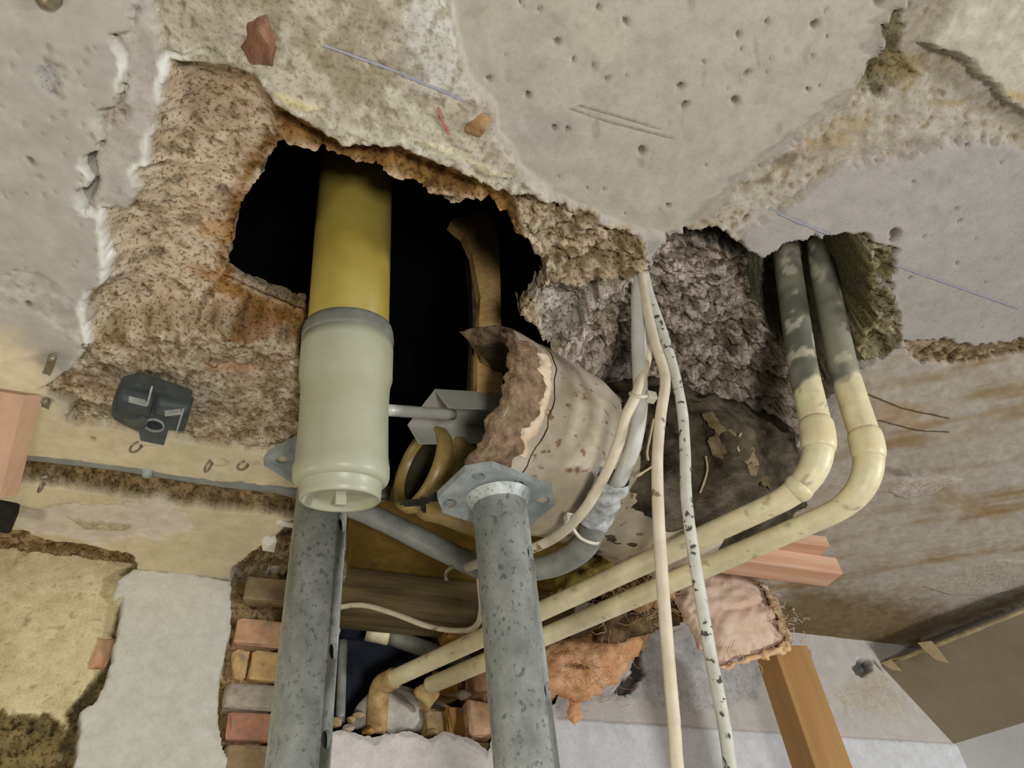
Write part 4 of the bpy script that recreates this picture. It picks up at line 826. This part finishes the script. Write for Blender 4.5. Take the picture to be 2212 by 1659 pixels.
PIPEM = nmat('painted_pipe', (0, 0, 0), attr=True, scale=90, bump=0.15, bscale=160, rough=0.42, spec=0.45, bdist=0.0006)
FIT = nmat('painted_fitting', (214, 203, 164), (204, 190, 146), scale=50, bump=0.2, rough=0.4, spec=0.45)
def heat_pipe(label, P, ri, z_edge, seed, collars, fil):
    path = resample(fillet(P, fil, 14), 0.003); t = thing('heating_pipe', label, 'pipe', P[-1], 'twin heating pipes')
    s = np.r_[0, np.cumsum(np.linalg.norm(np.diff(path, axis=0), axis=1))]; rr_ = ri * (1 - 0.25 * sst(collars[0][0] + 0.03, collars[0][0] + 0.10, s))
    V, Fs = tube(path, rr_, 28); o = add('pipe', (V, Fs), PIPEM, t, True, paintcol(V, z_edge, seed))
    s = np.r_[0, np.cumsum(np.linalg.norm(np.diff(path, axis=0), axis=1))]
    for a, b in collars:
        m = (s >= a) & (s <= b); q = path[m]; rr = rr_[m] * 1.13; rr[0] = rr[0] * 0.87; rr[-1] = rr[-1] * 0.87; rr[1] *= 0.97; rr[-2] *= 0.97
        add('elbow_fitting', tube(q, rr, 28), FIT, t)
    return t, path, s
RP = 0.0135
PA = [hgt(1690, 470, 0.16), hgt(1702, 575, 0.098), hgt(1735, 800, -0.02), hgt(1790, 1035, -0.136), wal(845, 1468, 0.005)]
PB = [hgt(1766, 470, 0.15), hgt(1778, 590, 0.095), hgt(1822, 800, -0.015), hgt(1907, 1062, -0.138), wal(1480, 1236, -0.43), wal(928, 1481, 0.0)]
PA = np.array(PA); PB = np.array(PB)
# keep the long legs dead straight: both run level to the niche
PB = np.array([PB[0], PB[1], PB[2], PB[3], PB[5]])
la = np.linalg.norm(np.diff(PA, axis=0), axis=1); lb = np.linalg.norm(np.diff(PB, axis=0), axis=1)
sa, sb = la[:3].sum(), lb[:3].sum()
hpA, pathA, _ = heat_pipe('cream painted heating pipe, left of the pair from the ceiling hole', PA, RP, ZC - 0.045, 101, [(sa - 0.062, sa - 0.028), (sa + 0.002, sa + 0.016)], [0, 0.02, 0.02, 0.055, 0])
hpB, pathB, _ = heat_pipe('cream painted heating pipe, right of the pair from the ceiling hole', PB, RP, ZC - 0.030, 111, [(sb - 0.062, sb - 0.030)], [0, 0.02, 0.02, 0.055, 0])
ea = pathA[-1]; da = (pathA[-1] - pathA[-6]); da /= np.linalg.norm(da)
add('rusty_elbow', tube(resample(fillet([ea - da * 0.006, ea + da * 0.022, ea + da * 0.03 + np.array([0.006, 0.012, -0.05])], 0.02, 8), 0.003), RP * 0.92, 24, True, 0.001, 0.01), RUST, hpA)
eb = pathB[-1]
add('broken_fitting', rock(eb + np.array([0.0, 0.012, -0.012]), 0.018, 5, (1, 1, 0.9), 3, 0.25), RUST, hpB)

# ================================================================== cables and conduit
def DROP(px, py, d):
    """the rest of a cable, hanging on down out of the picture"""
    p = dep(px, py, d); out = []
    for dz in (0.15, 0.45, 0.8, 1.2): q = p - np.array([0.01, 0, dz]); out.append(q)
    return out
def cable(name, pts, r, mat, label, cat='cable', group=None, seg=14):
    P = resample(catmull([p if isinstance(p, np.ndarray) else dep(*p) for p in pts], 10), 0.004); VF = tube(P, r, seg, True, r * 0.06, 0.02)
    return solo(name, VF, mat, label, cat, group), P
cable('hanging_cable', [(1386, 590, 0.730), (1392, 640, 0.715), (1412, 730, 0.685), (1434, 800, 0.665), (1436, 840, 0.650), (1427, 900, 0.632), (1420, 1000, 0.605), (1424, 1150, 0.575), (1438, 1350, 0.540), (1455, 1550, 0.510), (1475, 1750, 0.480)] + DROP(1475, 1750, 0.480), 0.0046, CABLEW, 'cream cable hanging in front of the heating pipes, left of two')
cable('hanging_cable', [(1392, 590, 0.735), (1404, 640, 0.722), (1432, 720, 0.700), (1456, 800, 0.680), (1474, 890, 0.660), (1480, 980, 0.638), (1483, 1080, 0.610), (1502, 1220, 0.585), (1534, 1410, 0.550), (1565, 1570, 0.520), (1595, 1750, 0.490)] + DROP(1595, 1750, 0.490), 0.0046, CABLED, 'dirt speckled grey cable hanging in front of the heating pipes, right of two')
cable('thick_cable', [(1378, 600, 0.735), (1378, 660, 0.715), (1380, 760, 0.690), (1383, 860, 0.655), (1372, 950, 0.640), (1350, 1010, 0.645), (1325, 1060, 0.660), (1300, 1105, 0.68)], 0.0066, CABLEG, 'thick pale grey cable curving over the clay pipe')
cable('tied_cable', [(1396, 620, 0.73), (1400, 700, 0.71), (1398, 770, 0.69), (1375, 850, 0.648), (1352, 900, 0.635), (1335, 960, 0.632), (1300, 1040, 0.640), (1255, 1110, 0.655), (1200, 1160, 0.68), (1140, 1188, 0.71), (1070, 1205, 0.74), (1010, 1225, 0.77)], 0.0046, CABLEW, 'thin cream cable tied along the conduit across the clay pipe')
_, cpth = cable('conduit', [(1318, 1040, 0.665), (1290, 1120, 0.69), (1262, 1180, 0.715), (1210, 1215, 0.745), (1150, 1230, 0.765), (1080, 1236, 0.785), (1030, 1222, 0.80), (950, 1185, 0.82), (860, 1140, 0.835), (780, 1104, 0.842), (700, 1074, 0.850)] + [(x_, y_, float((R.T @ (hgt(x_, y_, 0.000) - CAM))[2])) for x_, y_ in ((620, 1046), (520, 1032), (400, 1015), (280, 995), (150, 978), (20, 964), (-120, 952))], 0.0118, COND, 'dull grey plastic conduit running from the ceiling groove under the clay pipe', 'conduit', None, 20)
solo('conduit_collar', tube(resample([hgt(314, 1003, 0.0), hgt(334, 1006, 0.0)], 0.003), 0.0132, 20), PALEP, 'pale grey saddle clip around the conduit in the groove', 'clip')
# frayed end wrap of the conduit
solo('torn_sleeve', tube(resample(catmull([dep(1322, 1030, 0.655), dep(1305, 1075, 0.667), dep(1285, 1120, 0.684)], 6), 0.002), 0.0145, 26, False, 0.005, 0.008, 17), nmat('chalky_sleeve', (188, 190, 188), (120, 122, 120), scale=80, bump=0.6), 'torn chalky sleeve where the cables enter the conduit', 'sleeve')
def tie(pts, r, mat, label, head):
    P = resample(catmull([dep(*p) for p in pts], 10), 0.002); t = thing('cable_tie', label, 'cable tie', P[0]); add('strap', tube(P, r, 8), mat, t)
    add('tie_head', boxvf(dep(*head), (0.0042, 0, 0), (0, 0.004, 0), (0, 0, 0.004), 0.001), mat, t, False)
TIE = nmat('white_nylon', (206, 200, 186), (190, 184, 168), bump=0.1, rough=0.5)
tie([(1362, 850, 0.655), (1372, 856, 0.640), (1390, 857, 0.640), (1402, 855, 0.655), (1385, 846, 0.668), (1362, 850, 0.655)], 0.0018, TIE, 'white cable tie with a square head near the top of the thick cable', (1406, 858, 0.648))
tie([(1230, 1122, 0.668), (1240, 1145, 0.668), (1258, 1165, 0.678), (1288, 1174, 0.690), (1290, 1160, 0.71), (1260, 1130, 0.70), (1230, 1122, 0.668)], 0.0016, TIE, 'white cable tie looped round cable and conduit below the clay pipe', (1231, 1121, 0.666))
cable('thin_cable', [(690, 1325, 0.93), (742, 1310, 0.925), (790, 1308, 0.915), (850, 1325, 0.90), (930, 1354, 0.885), (1000, 1362, 0.87), (1030, 1350, 0.86), (1040, 1315, 0.85), (1037, 1270, 0.835), (1034, 1225, 0.81)], 0.0033, CABLEW, 'thin white cable looping in front of the wall niche')
cp2 = resample(catmull([dep(1004, 1212, 0.80), dep(966, 1232, 0.805), dep(965, 1254, 0.80)], 6), 0.002)
solo('bent_clip', tube(cp2, 0.0022, 8), STEEL, 'small bent metal clip hanging below the grey conduit', 'clip')

# ================================================================== junction box on the ceiling
jb = thing('junction_box', 'broken dark grey plastic junction box screwed to the rough ceiling', 'junction box', hgt(325, 890, 0.0))
jz = -0.024
o = add('back_plate', slab([hgt(x, y, jz) for x, y in [(240, 895), (243, 868), (258, 838), (300, 830), (410, 868), (398, 932), (364, 928), (354, 962), (304, 952), (300, 932), (268, 918), (246, 905)]], 0.014, (0, 0, 1)), DARKP, jb, False)
hc_ = hgt(334, 917, jz); cut(o, [lathe(hc_ - np.array([0, 0, 0.02]), (0, 0, 1), [(0, 0.0072), (0.06, 0.0072)], 28, True, True)])
add('hole_ring', lathe(hc_, (0, 0, 1), [(-0.002, 0.0074), (-0.002, 0.0086), (0.004, 0.0086), (0.004, 0.0074), (-0.002, 0.0074)], 28), PALEP, jb)
add('knockout_disc', lathe(hgt(292, 912, jz - 0.003), (0, 0, 1), [(0, 0.0001), (0, 0.0098), (0.003, 0.0102), (0.006, 0.0102)], 28), nmat('grey_green_plastic', (94, 98, 90), (80, 84, 76), bump=0.15, rough=0.6), jb)
add('conduit_socket', tube(resample([hgt(258, 858, -0.026), hgt(330, 872, -0.026)], 0.004), 0.0115, 24), DARKP, jb); add('conduit_socket', tube(resample([hgt(338, 868, -0.022), hgt(412, 884, -0.022)], 0.004), 0.0105, 24), DARKP, jb)
add('conduit_socket', lathe(hgt(278, 884, jz - 0.004), (0.2, 0.3, 1), [(0, 0.0001), (0.0, 0.009), (0.002, 0.0115), (0.012, 0.0115)], 28), DARKP, jb)
for a_, b_ in (((327, 840), (320, 870)), ((395, 888), (382, 930)), ((356, 893), (392, 889)), ((278, 862), (318, 872))):
    add('rib', beamvf(hgt(*a_, jz - 0.013), hgt(*b_, jz - 0.010), 0.0016, 0.006, (0, 0, 1), 0.0004), PALEP, jb, False)

# ================================================================== hooks and clips on the left of the ceiling
def hook(px, py, r, rot, label, strap=False):
    b = hgt(px, py, -0.006); t = thing('cup_hook', label, 'hook', b, 'small hooks on the painted ceiling')
    a = np.linspace(0, math.radians(265), 22); u = np.array([math.cos(rot), math.sin(rot), 0]); c = b - np.array([0, 0, 0.006 + r]) 
    P = np.array([c + r * (math.sin(x) * u + math.cos(x) * np.array([0, 0, 1.0])) for x in a]); P = np.vstack([b + np.array([0, 0, 0.004]), P])
    add('wire', tube(P, 0.0011, 8), STEEL, t); add('tip', rock(P[-1], 0.0019, 3, (1, 1, 1), 2, 0.0), STEEL, t); add('collar', lathe(b, (0, 0, 1), [(-0.003, 0.0001), (-0.003, 0.003), (0, 0.0034), (0.002, 0.0034)], 14), STEEL, t)
hook(300, 945, 0.0058, 2.5, 'small brass hook just below the grey junction box'); hook(455, 985, 0.0062, 2.0, 'small hook in cream paint left of the prop plate')
hook(528, 987, 0.0050, 2.6, 'small hook in cream paint nearest the prop plate'); hook(98, 1030, 0.0058, 2.0, 'small hook between conduit groove and grey shadow strip'); hook(75, 850, 0.0052, 1.0, 'small hook above the pine board on the left edge')
def strap(pts, w, label):
    P = [hgt(x, y, z) for x, y, z in pts]; P = resample(catmull(P, 6), 0.002); T, U, B_ = frames(P)
    S = np.cross(T, [0, 0, 1.0]); S /= np.linalg.norm(S, axis=1)[:, None]; n = len(P); Nn = np.cross(S, T)
    V = np.vstack([P + S * w / 2, P - S * w / 2, P - S * w / 2 + Nn * 0.0012, P + S * w / 2 + Nn * 0.0012]); Fs = []
    for i in range(n - 1):
        for k in range(4): a, b = k * n, ((k + 1) % 4) * n; Fs.append((a + i, a + i + 1, b + i + 1, b + i))
    Fs += [(0, n, 2 * n, 3 * n), (n - 1, 4 * n - 1, 3 * n - 1, 2 * n - 1)]
    t = thing('strap_clip', label, 'clip', P[0], 'metal strap clips on the left ceiling'); add('strap', (V, Fs), STEEL, t, False); add('screw', lathe(P[0] - np.array([0, 0, 0.001]), (0, 0, 1), [(-0.0022, 0.0001), (-0.0018, 0.002), (0, 0.003), (0.004, 0.003)], 14), STEEL, t)
strap([(112, 774, -0.016), (108, 790, -0.013), (98, 812, -0.011), (90, 829, -0.009)], 0.0062, 'bent metal strap clip beside the pointed brown patch')
strap([(184, 746, -0.010), (176, 760, -0.008), (170, 774, -0.004)], 0.0058, 'short strap clip at the top of the brown patch'); strap([(100, 866, -0.013), (97, 882, -0.011), (94, 902, -0.009)], 0.0062, 'short strap clip right of the pine board end')
# pine board end and black clamp at the left edge
brd = slab([dep(x, y, d) for x, y, d in [(-90, 832, 0.585), (53, 854, 0.60), (-1, 1076, 0.575), (-140, 1060, 0.56)]], 0.022, R @ np.array([0, 0, 1.0]))
solo('pine_board', brd, nmat('board_pine', (186, 152, 124), (172, 136, 106), scale=20, stretch=(3, 3, 0.3), bump=0.15, rough=0.75), 'end of a pinkish pine board at the left edge', 'board', smooth=False)
bk = thing('black_clamp', 'black clamp end below the pine board at the left edge', 'clamp', hgt(0, 1110, -0.03))
add('jaw', boxvf(hgt(-6, 1112, -0.022), (0.016, 0.002, 0), (-0.001, 0.010, 0), (0, 0, 0.014), 0.003), BLACKM, bk, False); add('jaw_pad', boxvf(hgt(-4, 1124, -0.026), (0.013, 0.002, 0), (-0.001, 0.005, 0), (0, 0, 0.008), 0.002), DARKP, bk, False)
kn = thing('ceiling_bolt', 'grey bolt head at the top left of the ceiling', 'bolt', hgt(95, -2, -0.006))
add('head', lathe(hgt(95, -6, -0.016), (0.25, 0.1, 1), [(0, 0.0001), (0, 0.0062), (0.002, 0.0074), (0.006, 0.0074), (0.006, 0.006), (0.02, 0.006)], 18), STEEL, kn); add('washer', lathe(hgt(95, -2, -0.008), (0, 0, 1), [(0, 0.0001), (0, 0.0085), (0.003, 0.0085)], 20), STEEL, kn)

# ================================================================== timber
tp_t, tp_b = aty(1692, 1420, 0.745), aty(1752, 1659, 0.745)
vd = tp_b - tp_t; foot = np.array([tp_t[0], tp_t[1], 0.0])
tm = thing('timber_prop', 'square ochre timber prop under the pink insulation lump', 'prop', foot)
ang = math.radians(81); sd_ = np.array([math.cos(ang), math.sin(ang), 0])
o = beam('post', foot, (tp_t[0], tp_t[1], tp_t[2] + 0.006), 0.050, 0.046, OAKW, sd_, tm, 0.0015)
bt = thing('pine_batten', 'pinkish pine batten under the stained ceiling right of the pipes', 'batten', hgt(1650, 1225, -0.03))
beam('batten', hgt(1470, 1192, -0.022), hgt(1796, 1236, -0.022), 0.034, 0.024, REDW, (0, 0, 1), bt, 0.0008)
bb = thing('pine_block', 'orange pine packing block above the batten', 'block', hgt(1700, 1195, -0.01)); beam('block', hgt(1600, 1178, -0.002), hgt(1760, 1196, -0.002), 0.060, 0.016, REDW, (0, 0, 1), bb, 0.0008)
solo('wood_plug', rock(hgt(567, 97, 0.0), 0.012, 14, (1, 1.35, 0.7), 3, 0.55), nmat('red_wood', (150, 112, 86), (92, 62, 46), scale=60, stretch=(1, 0.3, 1), bump=0.9, bscale=90), 'splintered red brown wood plug in the ceiling above the opening', 'wood plug', smooth=False)
solo('wood_plug', rock(hgt(1032, 272, 0.001), 0.011, 23, (0.8, 1.3, 0.5), 3, 0.25), nmat('tan_wood', (170, 138, 98), (110, 80, 50), scale=60, bump=0.9, bscale=90), 'pale broken wood plug at the edge of the smooth slab', 'wood plug', smooth=False)

# ================================================================== insulation, hessian and loose stuff behind the pipes
hc0 = c0 + cax * 0.15; hax = dep(1640, 1035, 0.90) - hc0; hax /= np.linalg.norm(hax); hfr = np.cross(hax, [0, 0, 1.0]); hfr /= np.linalg.norm(hfr); hfr = hfr if hfr[1] < 0 else -hfr; hup = np.cross(hax, hfr); hup = hup if hup[2] > 0 else -hup
def wrapped(s_a, s_b, rad, seed, amp):
    s = np.linspace(s_a, s_b, 70); t_ = np.linspace(0, 2 * np.pi, 150, endpoint=False); S, T_ = np.meshgrid(s, t_, indexing='ij')
    rr = np.interp(S, *rad) + (fbm(S * 0.6, np.cos(T_) * 0.1 + S * 0.5, np.sin(T_) * 0.1, 0.035, 4, seed) - 0.5) * 2 * amp + (np.abs(fbm(S * 0.35, np.cos(T_) * 0.12 - S * 0.6, np.sin(T_) * 0.12, 0.018, 3, seed + 3) - 0.5) * 2) ** 1 * amp * 0.7
    P = hc0 + (S[..., None] - 0.15) * hax + rr[..., None] * (np.cos(T_)[..., None] * hfr + np.sin(T_)[..., None] * hup); n, m = S.shape
    V = P.reshape(-1, 3); Fs = [(i * m + j, i * m + (j + 1) % m, (i + 1) * m + (j + 1) % m, (i + 1) * m + j) for i in range(n - 1) for j in range(m)]
    return V, Fs + [tuple(range(m))[::-1], tuple((n - 1) * m + j for j in range(m))]
hs = thing('hessian_wrap', 'dirty brown hessian wrapped round the pipe behind the hanging cables', 'cloth wrap', c0 + cax * 0.3 - upv * 0.1)
add('cloth', wrapped(0.150, 0.445, ([0.145, 0.18, 0.25, 0.34, 0.40, 0.445], [0.072, 0.082, 0.088, 0.086, 0.070, 0.04]), 120, 0.017), HESS, hs)
def on_wrap(px, py, off=-0.004):
    """first hit of the pixel ray with the wrapped pipe"""
    r = ray(px, py); r = r / np.linalg.norm(r); w = CAM - hc0; rp = r - hax * (r @ hax); wp2 = w - hax * (w @ hax)
    A_, B_, C_ = rp @ rp, 2 * rp @ wp2, wp2 @ wp2 - 0.088 ** 2; D_ = B_ * B_ - 4 * A_ * C_
    t = (-B_ - math.sqrt(max(D_, 0))) / (2 * A_); return CAM + r * (t + off)
def lump(name, pts, y, thick, mat, parent=None, step=0.003, rnd=0.02, namp=0.004, nscale=0.012, rag=0.003, seed=1, ridge=0.0, back=0.4, f=None):
    P = [(f or (lambda a, b: aty(a, b, y)))(px, py) for px, py in pts]; n = CAM - np.mean(P, axis=0)
    return pillow(P, n, thick, back, step, rnd, namp, nscale, rag, seed, ridge)
TANW = nmat('tan_wool', (196, 170, 130), (128, 104, 72), scale=60, bump=1.0, bscale=120, rough=1.0, bdist=0.004, spec=0.05)
for q, (pts, sdx) in enumerate([([(1505, 890), (1540, 885), (1580, 915), (1625, 955), (1640, 980), (1610, 975), (1570, 950), (1530, 925)], 3), ([(1525, 945), (1550, 935), (1572, 975), (1565, 995), (1540, 985)], 4), ([(1590, 975), (1625, 965), (1660, 1030), (1668, 1060), (1640, 1050), (1615, 1020)], 5)]):
    add('frayed_fold', lump('f', pts, 0, 0.008, None, None, 0.002, 0.008, 0.003, 0.008, 0.003, sdx, 0.002, 0.3, on_wrap), nmat('pale_hessian', (176, 156, 122), (122, 104, 76), scale=70, bump=0.9, bscale=160, weave=260, spec=0.05, bdist=0.003), hs)
PINK = nmat('pink_insulation', (206, 186, 166), (188, 160, 138), scale=24, bump=0.7, bscale=60, rough=1.0, bdist=0.004, spec=0.05)
ORANGE = nmat('orange_fibre', (216, 174, 134), (188, 134, 90), scale=36, bump=1.0, bscale=110, rough=1.0, bdist=0.004, spec=0.05)
OLIVEW = nmat('olive_wool', (142, 126, 62), (84, 72, 32), scale=50, bump=1.0, bscale=110, rough=1.0, bdist=0.004, spec=0.05)
BROWNW = nmat('brown_rag', (116, 96, 68), (62, 50, 36), scale=40, bump=1.0, bscale=100, rough=1.0, bdist=0.004, spec=0.05)
lp = thing('insulation_lump', 'pale pink lump of insulation foam above the timber prop', 'insulation', aty(1600, 1440, 0.74))
add('foam', lump('foam', [(1452, 1300), (1470, 1250), (1520, 1225), (1590, 1225), (1645, 1255), (1680, 1305), (1695, 1345), (1712, 1375), (1700, 1395), (1660, 1412), (1600, 1430), (1555, 1446), (1532, 1432), (1520, 1405), (1498, 1392), (1490, 1362), (1470, 1335)], 0.74, 0.055, None, None, 0.0025, 0.05, 0.009, 0.022, 0.009, 31, 0.010), PINK, lp)
add('torn_edge', lump('e', [(1640, 1262), (1665, 1275), (1690, 1315), (1708, 1360), (1722, 1388), (1700, 1402), (1690, 1380), (1672, 1330), (1650, 1290)], 0.715, 0.012, None, None, 0.002, 0.008, 0.008, 0.006, 0.009, 32, 0.006), TANW, lp)
add('torn_edge', lump('e', [(1530, 1430), (1580, 1425), (1650, 1405), (1700, 1388), (1705, 1402), (1640, 1428), (1570, 1452), (1540, 1450)], 0.715, 0.012, None, None, 0.002, 0.008, 0.007, 0.007, 0.008, 33, 0.005), nmat('peach_foam', (222, 188, 146), (206, 162, 116), scale=50, bump=0.8, bscale=100, bdist=0.004), lp)
fi = thing('fibre_insulation', 'hanging mass of orange fibre insulation beside the steel prop', 'insulation', aty(1260, 1540, 0.80))
add('wad', lump('w', [(1165, 1400), (1185, 1385), (1240, 1375), (1320, 1360), (1400, 1345), (1405, 1375), (1380, 1420), (1345, 1462), (1300, 1500), (1262, 1518), (1200, 1510), (1165, 1500)], 0.80, 0.05, None, None, 0.003, 0.04, 0.008, 0.014, 0.006, 41, 0.008), ORANGE, fi)
add('tail', lump('t', [(1228, 1500), (1255, 1505), (1258, 1530), (1264, 1552), (1240, 1566), (1222, 1548), (1224, 1525)], 0.80, 0.014, None, None, 0.002, 0.010, 0.005, 0.008, 0.004, 42, 0.003), ORANGE, fi)
add('dark_crease', lump('t', [(1240, 1430), (1275, 1438), (1284, 1446), (1262, 1450), (1236, 1440)], 0.755, 0.006, None, None, 0.002, 0.005, 0.002, 0.008, 0.002, 43), nmat('dark_fibre', (132, 84, 44), (92, 58, 32), bump=0.9, bscale=110), fi)  # darker brown strip lying across the wad
solo('olive_wadding', lump('o', [(1190, 1285), (1205, 1235), (1240, 1200), (1300, 1185), (1350, 1200), (1340, 1245), (1280, 1270), (1230, 1300)], 0.70, 0.035, None, None, 0.003, 0.02, 0.010, 0.014, 0.006, 51, 0.008), OLIVEW, 'olive wadding stuffed above the upper heating pipe', 'wadding')
solo('brown_rag', lump('r', [(1290, 1340), (1340, 1300), (1420, 1285), (1475, 1290), (1500, 1320), (1470, 1350), (1410, 1372), (1340, 1392), (1290, 1390)], 0.765, 0.04, None, None, 0.003, 0.02, 0.010, 0.016, 0.006, 52, 0.010), BROWNW, 'dark brown rag between the orange fibre and the pink lump', 'rag')
solo('tan_fluff', lump('r', [(1330, 1290), (1360, 1262), (1410, 1245), (1455, 1262), (1462, 1290), (1420, 1320), (1370, 1330), (1340, 1315)], 0.73, 0.028, None, None, 0.0025, 0.016, 0.012, 0.010, 0.008, 53, 0.008), nmat('peach_fluff', (206, 160, 118), (126, 88, 52), scale=60, bump=1.0, bscale=120, bdist=0.004), 'peach coloured fluff hanging under the heating pipes', 'fluff')
solo('foam_block', boxvf(aty(1322, 1172, 0.615), (0.016, 0.003, -0.008), (-0.003, 0.014, 0.002), (0.004, 0.0, 0.013), 0.003, 0.003, 3), nmat('cream_foam', (200, 190, 150), (170, 158, 116), scale=120, bump=1.0, bscale=200), 'cream foam block wedged above the upper heating pipe', 'foam', smooth=False)
bmx = lambda a, b: hgt(a, b, -0.098)
solo('black_membrane', lump('m', [(850, 1086), (880, 1078), (930, 1066), (990, 1038), (1050, 1005), (1062, 1012), (1010, 1050), (960, 1080), (920, 1090), (925, 1110), (910, 1105), (905, 1092), (880, 1100)], 0, 0.004, None, None, 0.0016, 0.004, 0.002, 0.006, 0.003, 61, 0.0, 0.5, bmx), BLACKM, 'torn black membrane hanging from the clay pipe edge', 'membrane')

# ================================================================== in the wall niche
np_ = thing('waste_branch', 'grey plastic branch pipe crossing the wall niche', 'pipe', wal(1000, 1430, 0.05))
q0, q1, q2 = wal(700, 1346, 0.07), wal(838, 1374, 0.06), wal(1030, 1440, 0.05)
add('pipe', tube(resample([q1, q2], 0.01), 0.011, 20), nmat('dim_grey_plastic', (118, 118, 106), (98, 98, 88), bump=0.1, rough=0.5), np_)
add('painted_end', tube(resample([q1 + (q0 - q1) * 0.34, q1 + (q2 - q1) * 0.01], 0.01), 0.0118, 20), FIT, np_); add('stub', tube(resample([q0, q0 + (q1 - q0) * 0.27], 0.01), 0.011, 20), FIT, np_)
solo('riser_pipe', tube(resample([wal(741, 1385, 0.03), wal(735, 1560, 0.03)], 0.01), 0.0055, 16), COND, 'thin grey riser pipe just right of the left prop', 'pipe')
solo('mortar_lump', rock(wal(868, 1548, 0.07), 0.058, 33, (1.3, 0.7, 0.72), 4, 0.10), nmat('grey_mortar', (196, 190, 180), (150, 144, 134), scale=30, bump=0.4, bscale=90), 'rounded grey mortar lump lying in the niche', 'mortar')
FR = [('pink', (220, 178, 140)), ('tan', (172, 150, 112)), ('ochre', (176, 136, 74)), ('grey', (178, 164, 144))]
frag = [(725, 1560, 15, 1, 'pale stone under the thin riser pipe'), (752, 1572, 12, 3, 'grey pebble at the left end of the niche rubble'), (775, 1545, 12, 1, 'small tan stone against the rusty elbow'), (760, 1555, 10, 1, 'tiny tan stone in the niche rubble'), (795, 1580, 13, 2, 'ochre chip at the front of the niche'), (880, 1590, 16, 0, 'flat pink chip below the mortar lump'), (935, 1585, 14, 1, 'tan chip left of the brick ends'), (750, 1595, 26, 0, 'broad pink brick flake at the niche edge'), (905, 1495, 14, 0, 'pale broken piece hanging under the pipe end'), (1000, 1500, 16, 3, 'grey rubble lump between the brick ends')]
for i, (x, y, rp_, k_, lb) in enumerate(frag):
    p = wal(x, y, 0.02); s = p[1] / ray(x, y)[1] / F
    solo('rubble_stone', rock(p, rp_ * s, 60 + i, (1.25, 1, 0.75), 2, 0.14), brickm(*FR[k_]), lb, 'stone', 'rubble in the wall niche', False)
solo('paint_flake', slab([hgt(x, y, -0.004 + 0.0003 * (y - 1005)) for x, y in [(1960, 1006), (1978, 1010), (1982, 1022), (1996, 1012), (1998, 1028), (1972, 1030)]], 0.001, (0, 0.2, 1)), nmat('flake_paint', (190, 180, 168), bump=0.1), 'curled paint flake on the stained ceiling', 'paint flake', smooth=False)
hk = hgt(1706, 1308, 0.0); hook(1712, 1316, 0.008, 0.4, 'small wire hook beside the pink insulation lump')

# ================================================================== loose threads and chips
def strands(centers, n, ln, r, seed, spread):
    """a tuft of thin wandering fibres"""
    r2 = np.random.default_rng(seed); out = []
    for i in range(n):
        p = np.asarray(centers[r2.integers(len(centers))]) + r2.normal(0, spread, 3); d = r2.normal(0, 1, 3); d[2] -= 0.5; d /= np.linalg.norm(d); P = [p]
        for k in range(6): d = d + r2.normal(0, 0.45, 3); d /= np.linalg.norm(d); P.append(P[-1] + d * ln / 6 * r2.uniform(0.6, 1.3))
        out.append(tube(catmull(P, 3), r, 4, True))
    return join(*out)
THREAD = nmat('pale_thread', (186, 170, 140), (150, 132, 102), bump=0)
for i, pts in enumerate([[(1525, 985), (1528, 1015), (1520, 1045), (1512, 1065)], [(1412, 905), (1405, 940), (1398, 975), (1400, 995)], [(1370, 1030), (1390, 1020), (1412, 1005)], [(1600, 935), (1592, 958), (1596, 975)]]):
    add('thread', tube(resample(catmull([on_wrap(x, y, -0.012) for x, y in pts], 8), 0.002), 0.0011, 6, True, 0.0004, 0.006), THREAD, hs)
o = add('fibres', strands([aty(x, y, 0.752) for x, y in [(1220, 1420), (1260, 1440), (1300, 1420), (1340, 1400), (1250, 1480), (1300, 1470), (1210, 1470)]], 70, 0.035, 0.0003, 5, 0.012), ORANGE, fi); o['kind'] = 'stuff'
o = add('fibres', strands([aty(x, y, 0.70) for x, y in [(1660, 1275), (1680, 1310), (1700, 1350), (1710, 1380), (1600, 1432)]], 34, 0.020, 0.0005, 6, 0.007), PINK, lp); o['kind'] = 'stuff'
solo('fibre_tuft', strands([aty(x, y, 0.69) for x, y in [(1350, 1290), (1390, 1270), (1430, 1280), (1410, 1310), (1300, 1300)]], 110, 0.032, 0.0005, 7, 0.010), TANW, 'wispy tan fibres hanging under the heating pipes', 'fibres', kind='stuff')
CHIP = nmat('white_plaster_chip', (226, 220, 206), (210, 202, 186), scale=80, bump=0.4)
for x, y, rr, sq, lb in ((580, 1155, 0.016, (0.75, 1.3, 0.6), 'large white plaster chip on the broken edge behind the left prop'), (622, 1112, 0.010, (1.3, 0.8, 0.5), 'small white plaster chip at the top of the broken edge')):
    p = hgt(x, y, 0.0); p[2] = min(ceil_z(p[0], p[1]), ZC - 0.003); solo('plaster_chip', rock(p, rr, int(x), sq, 1, 0.5), CHIP, lb, 'plaster chip', None, False)
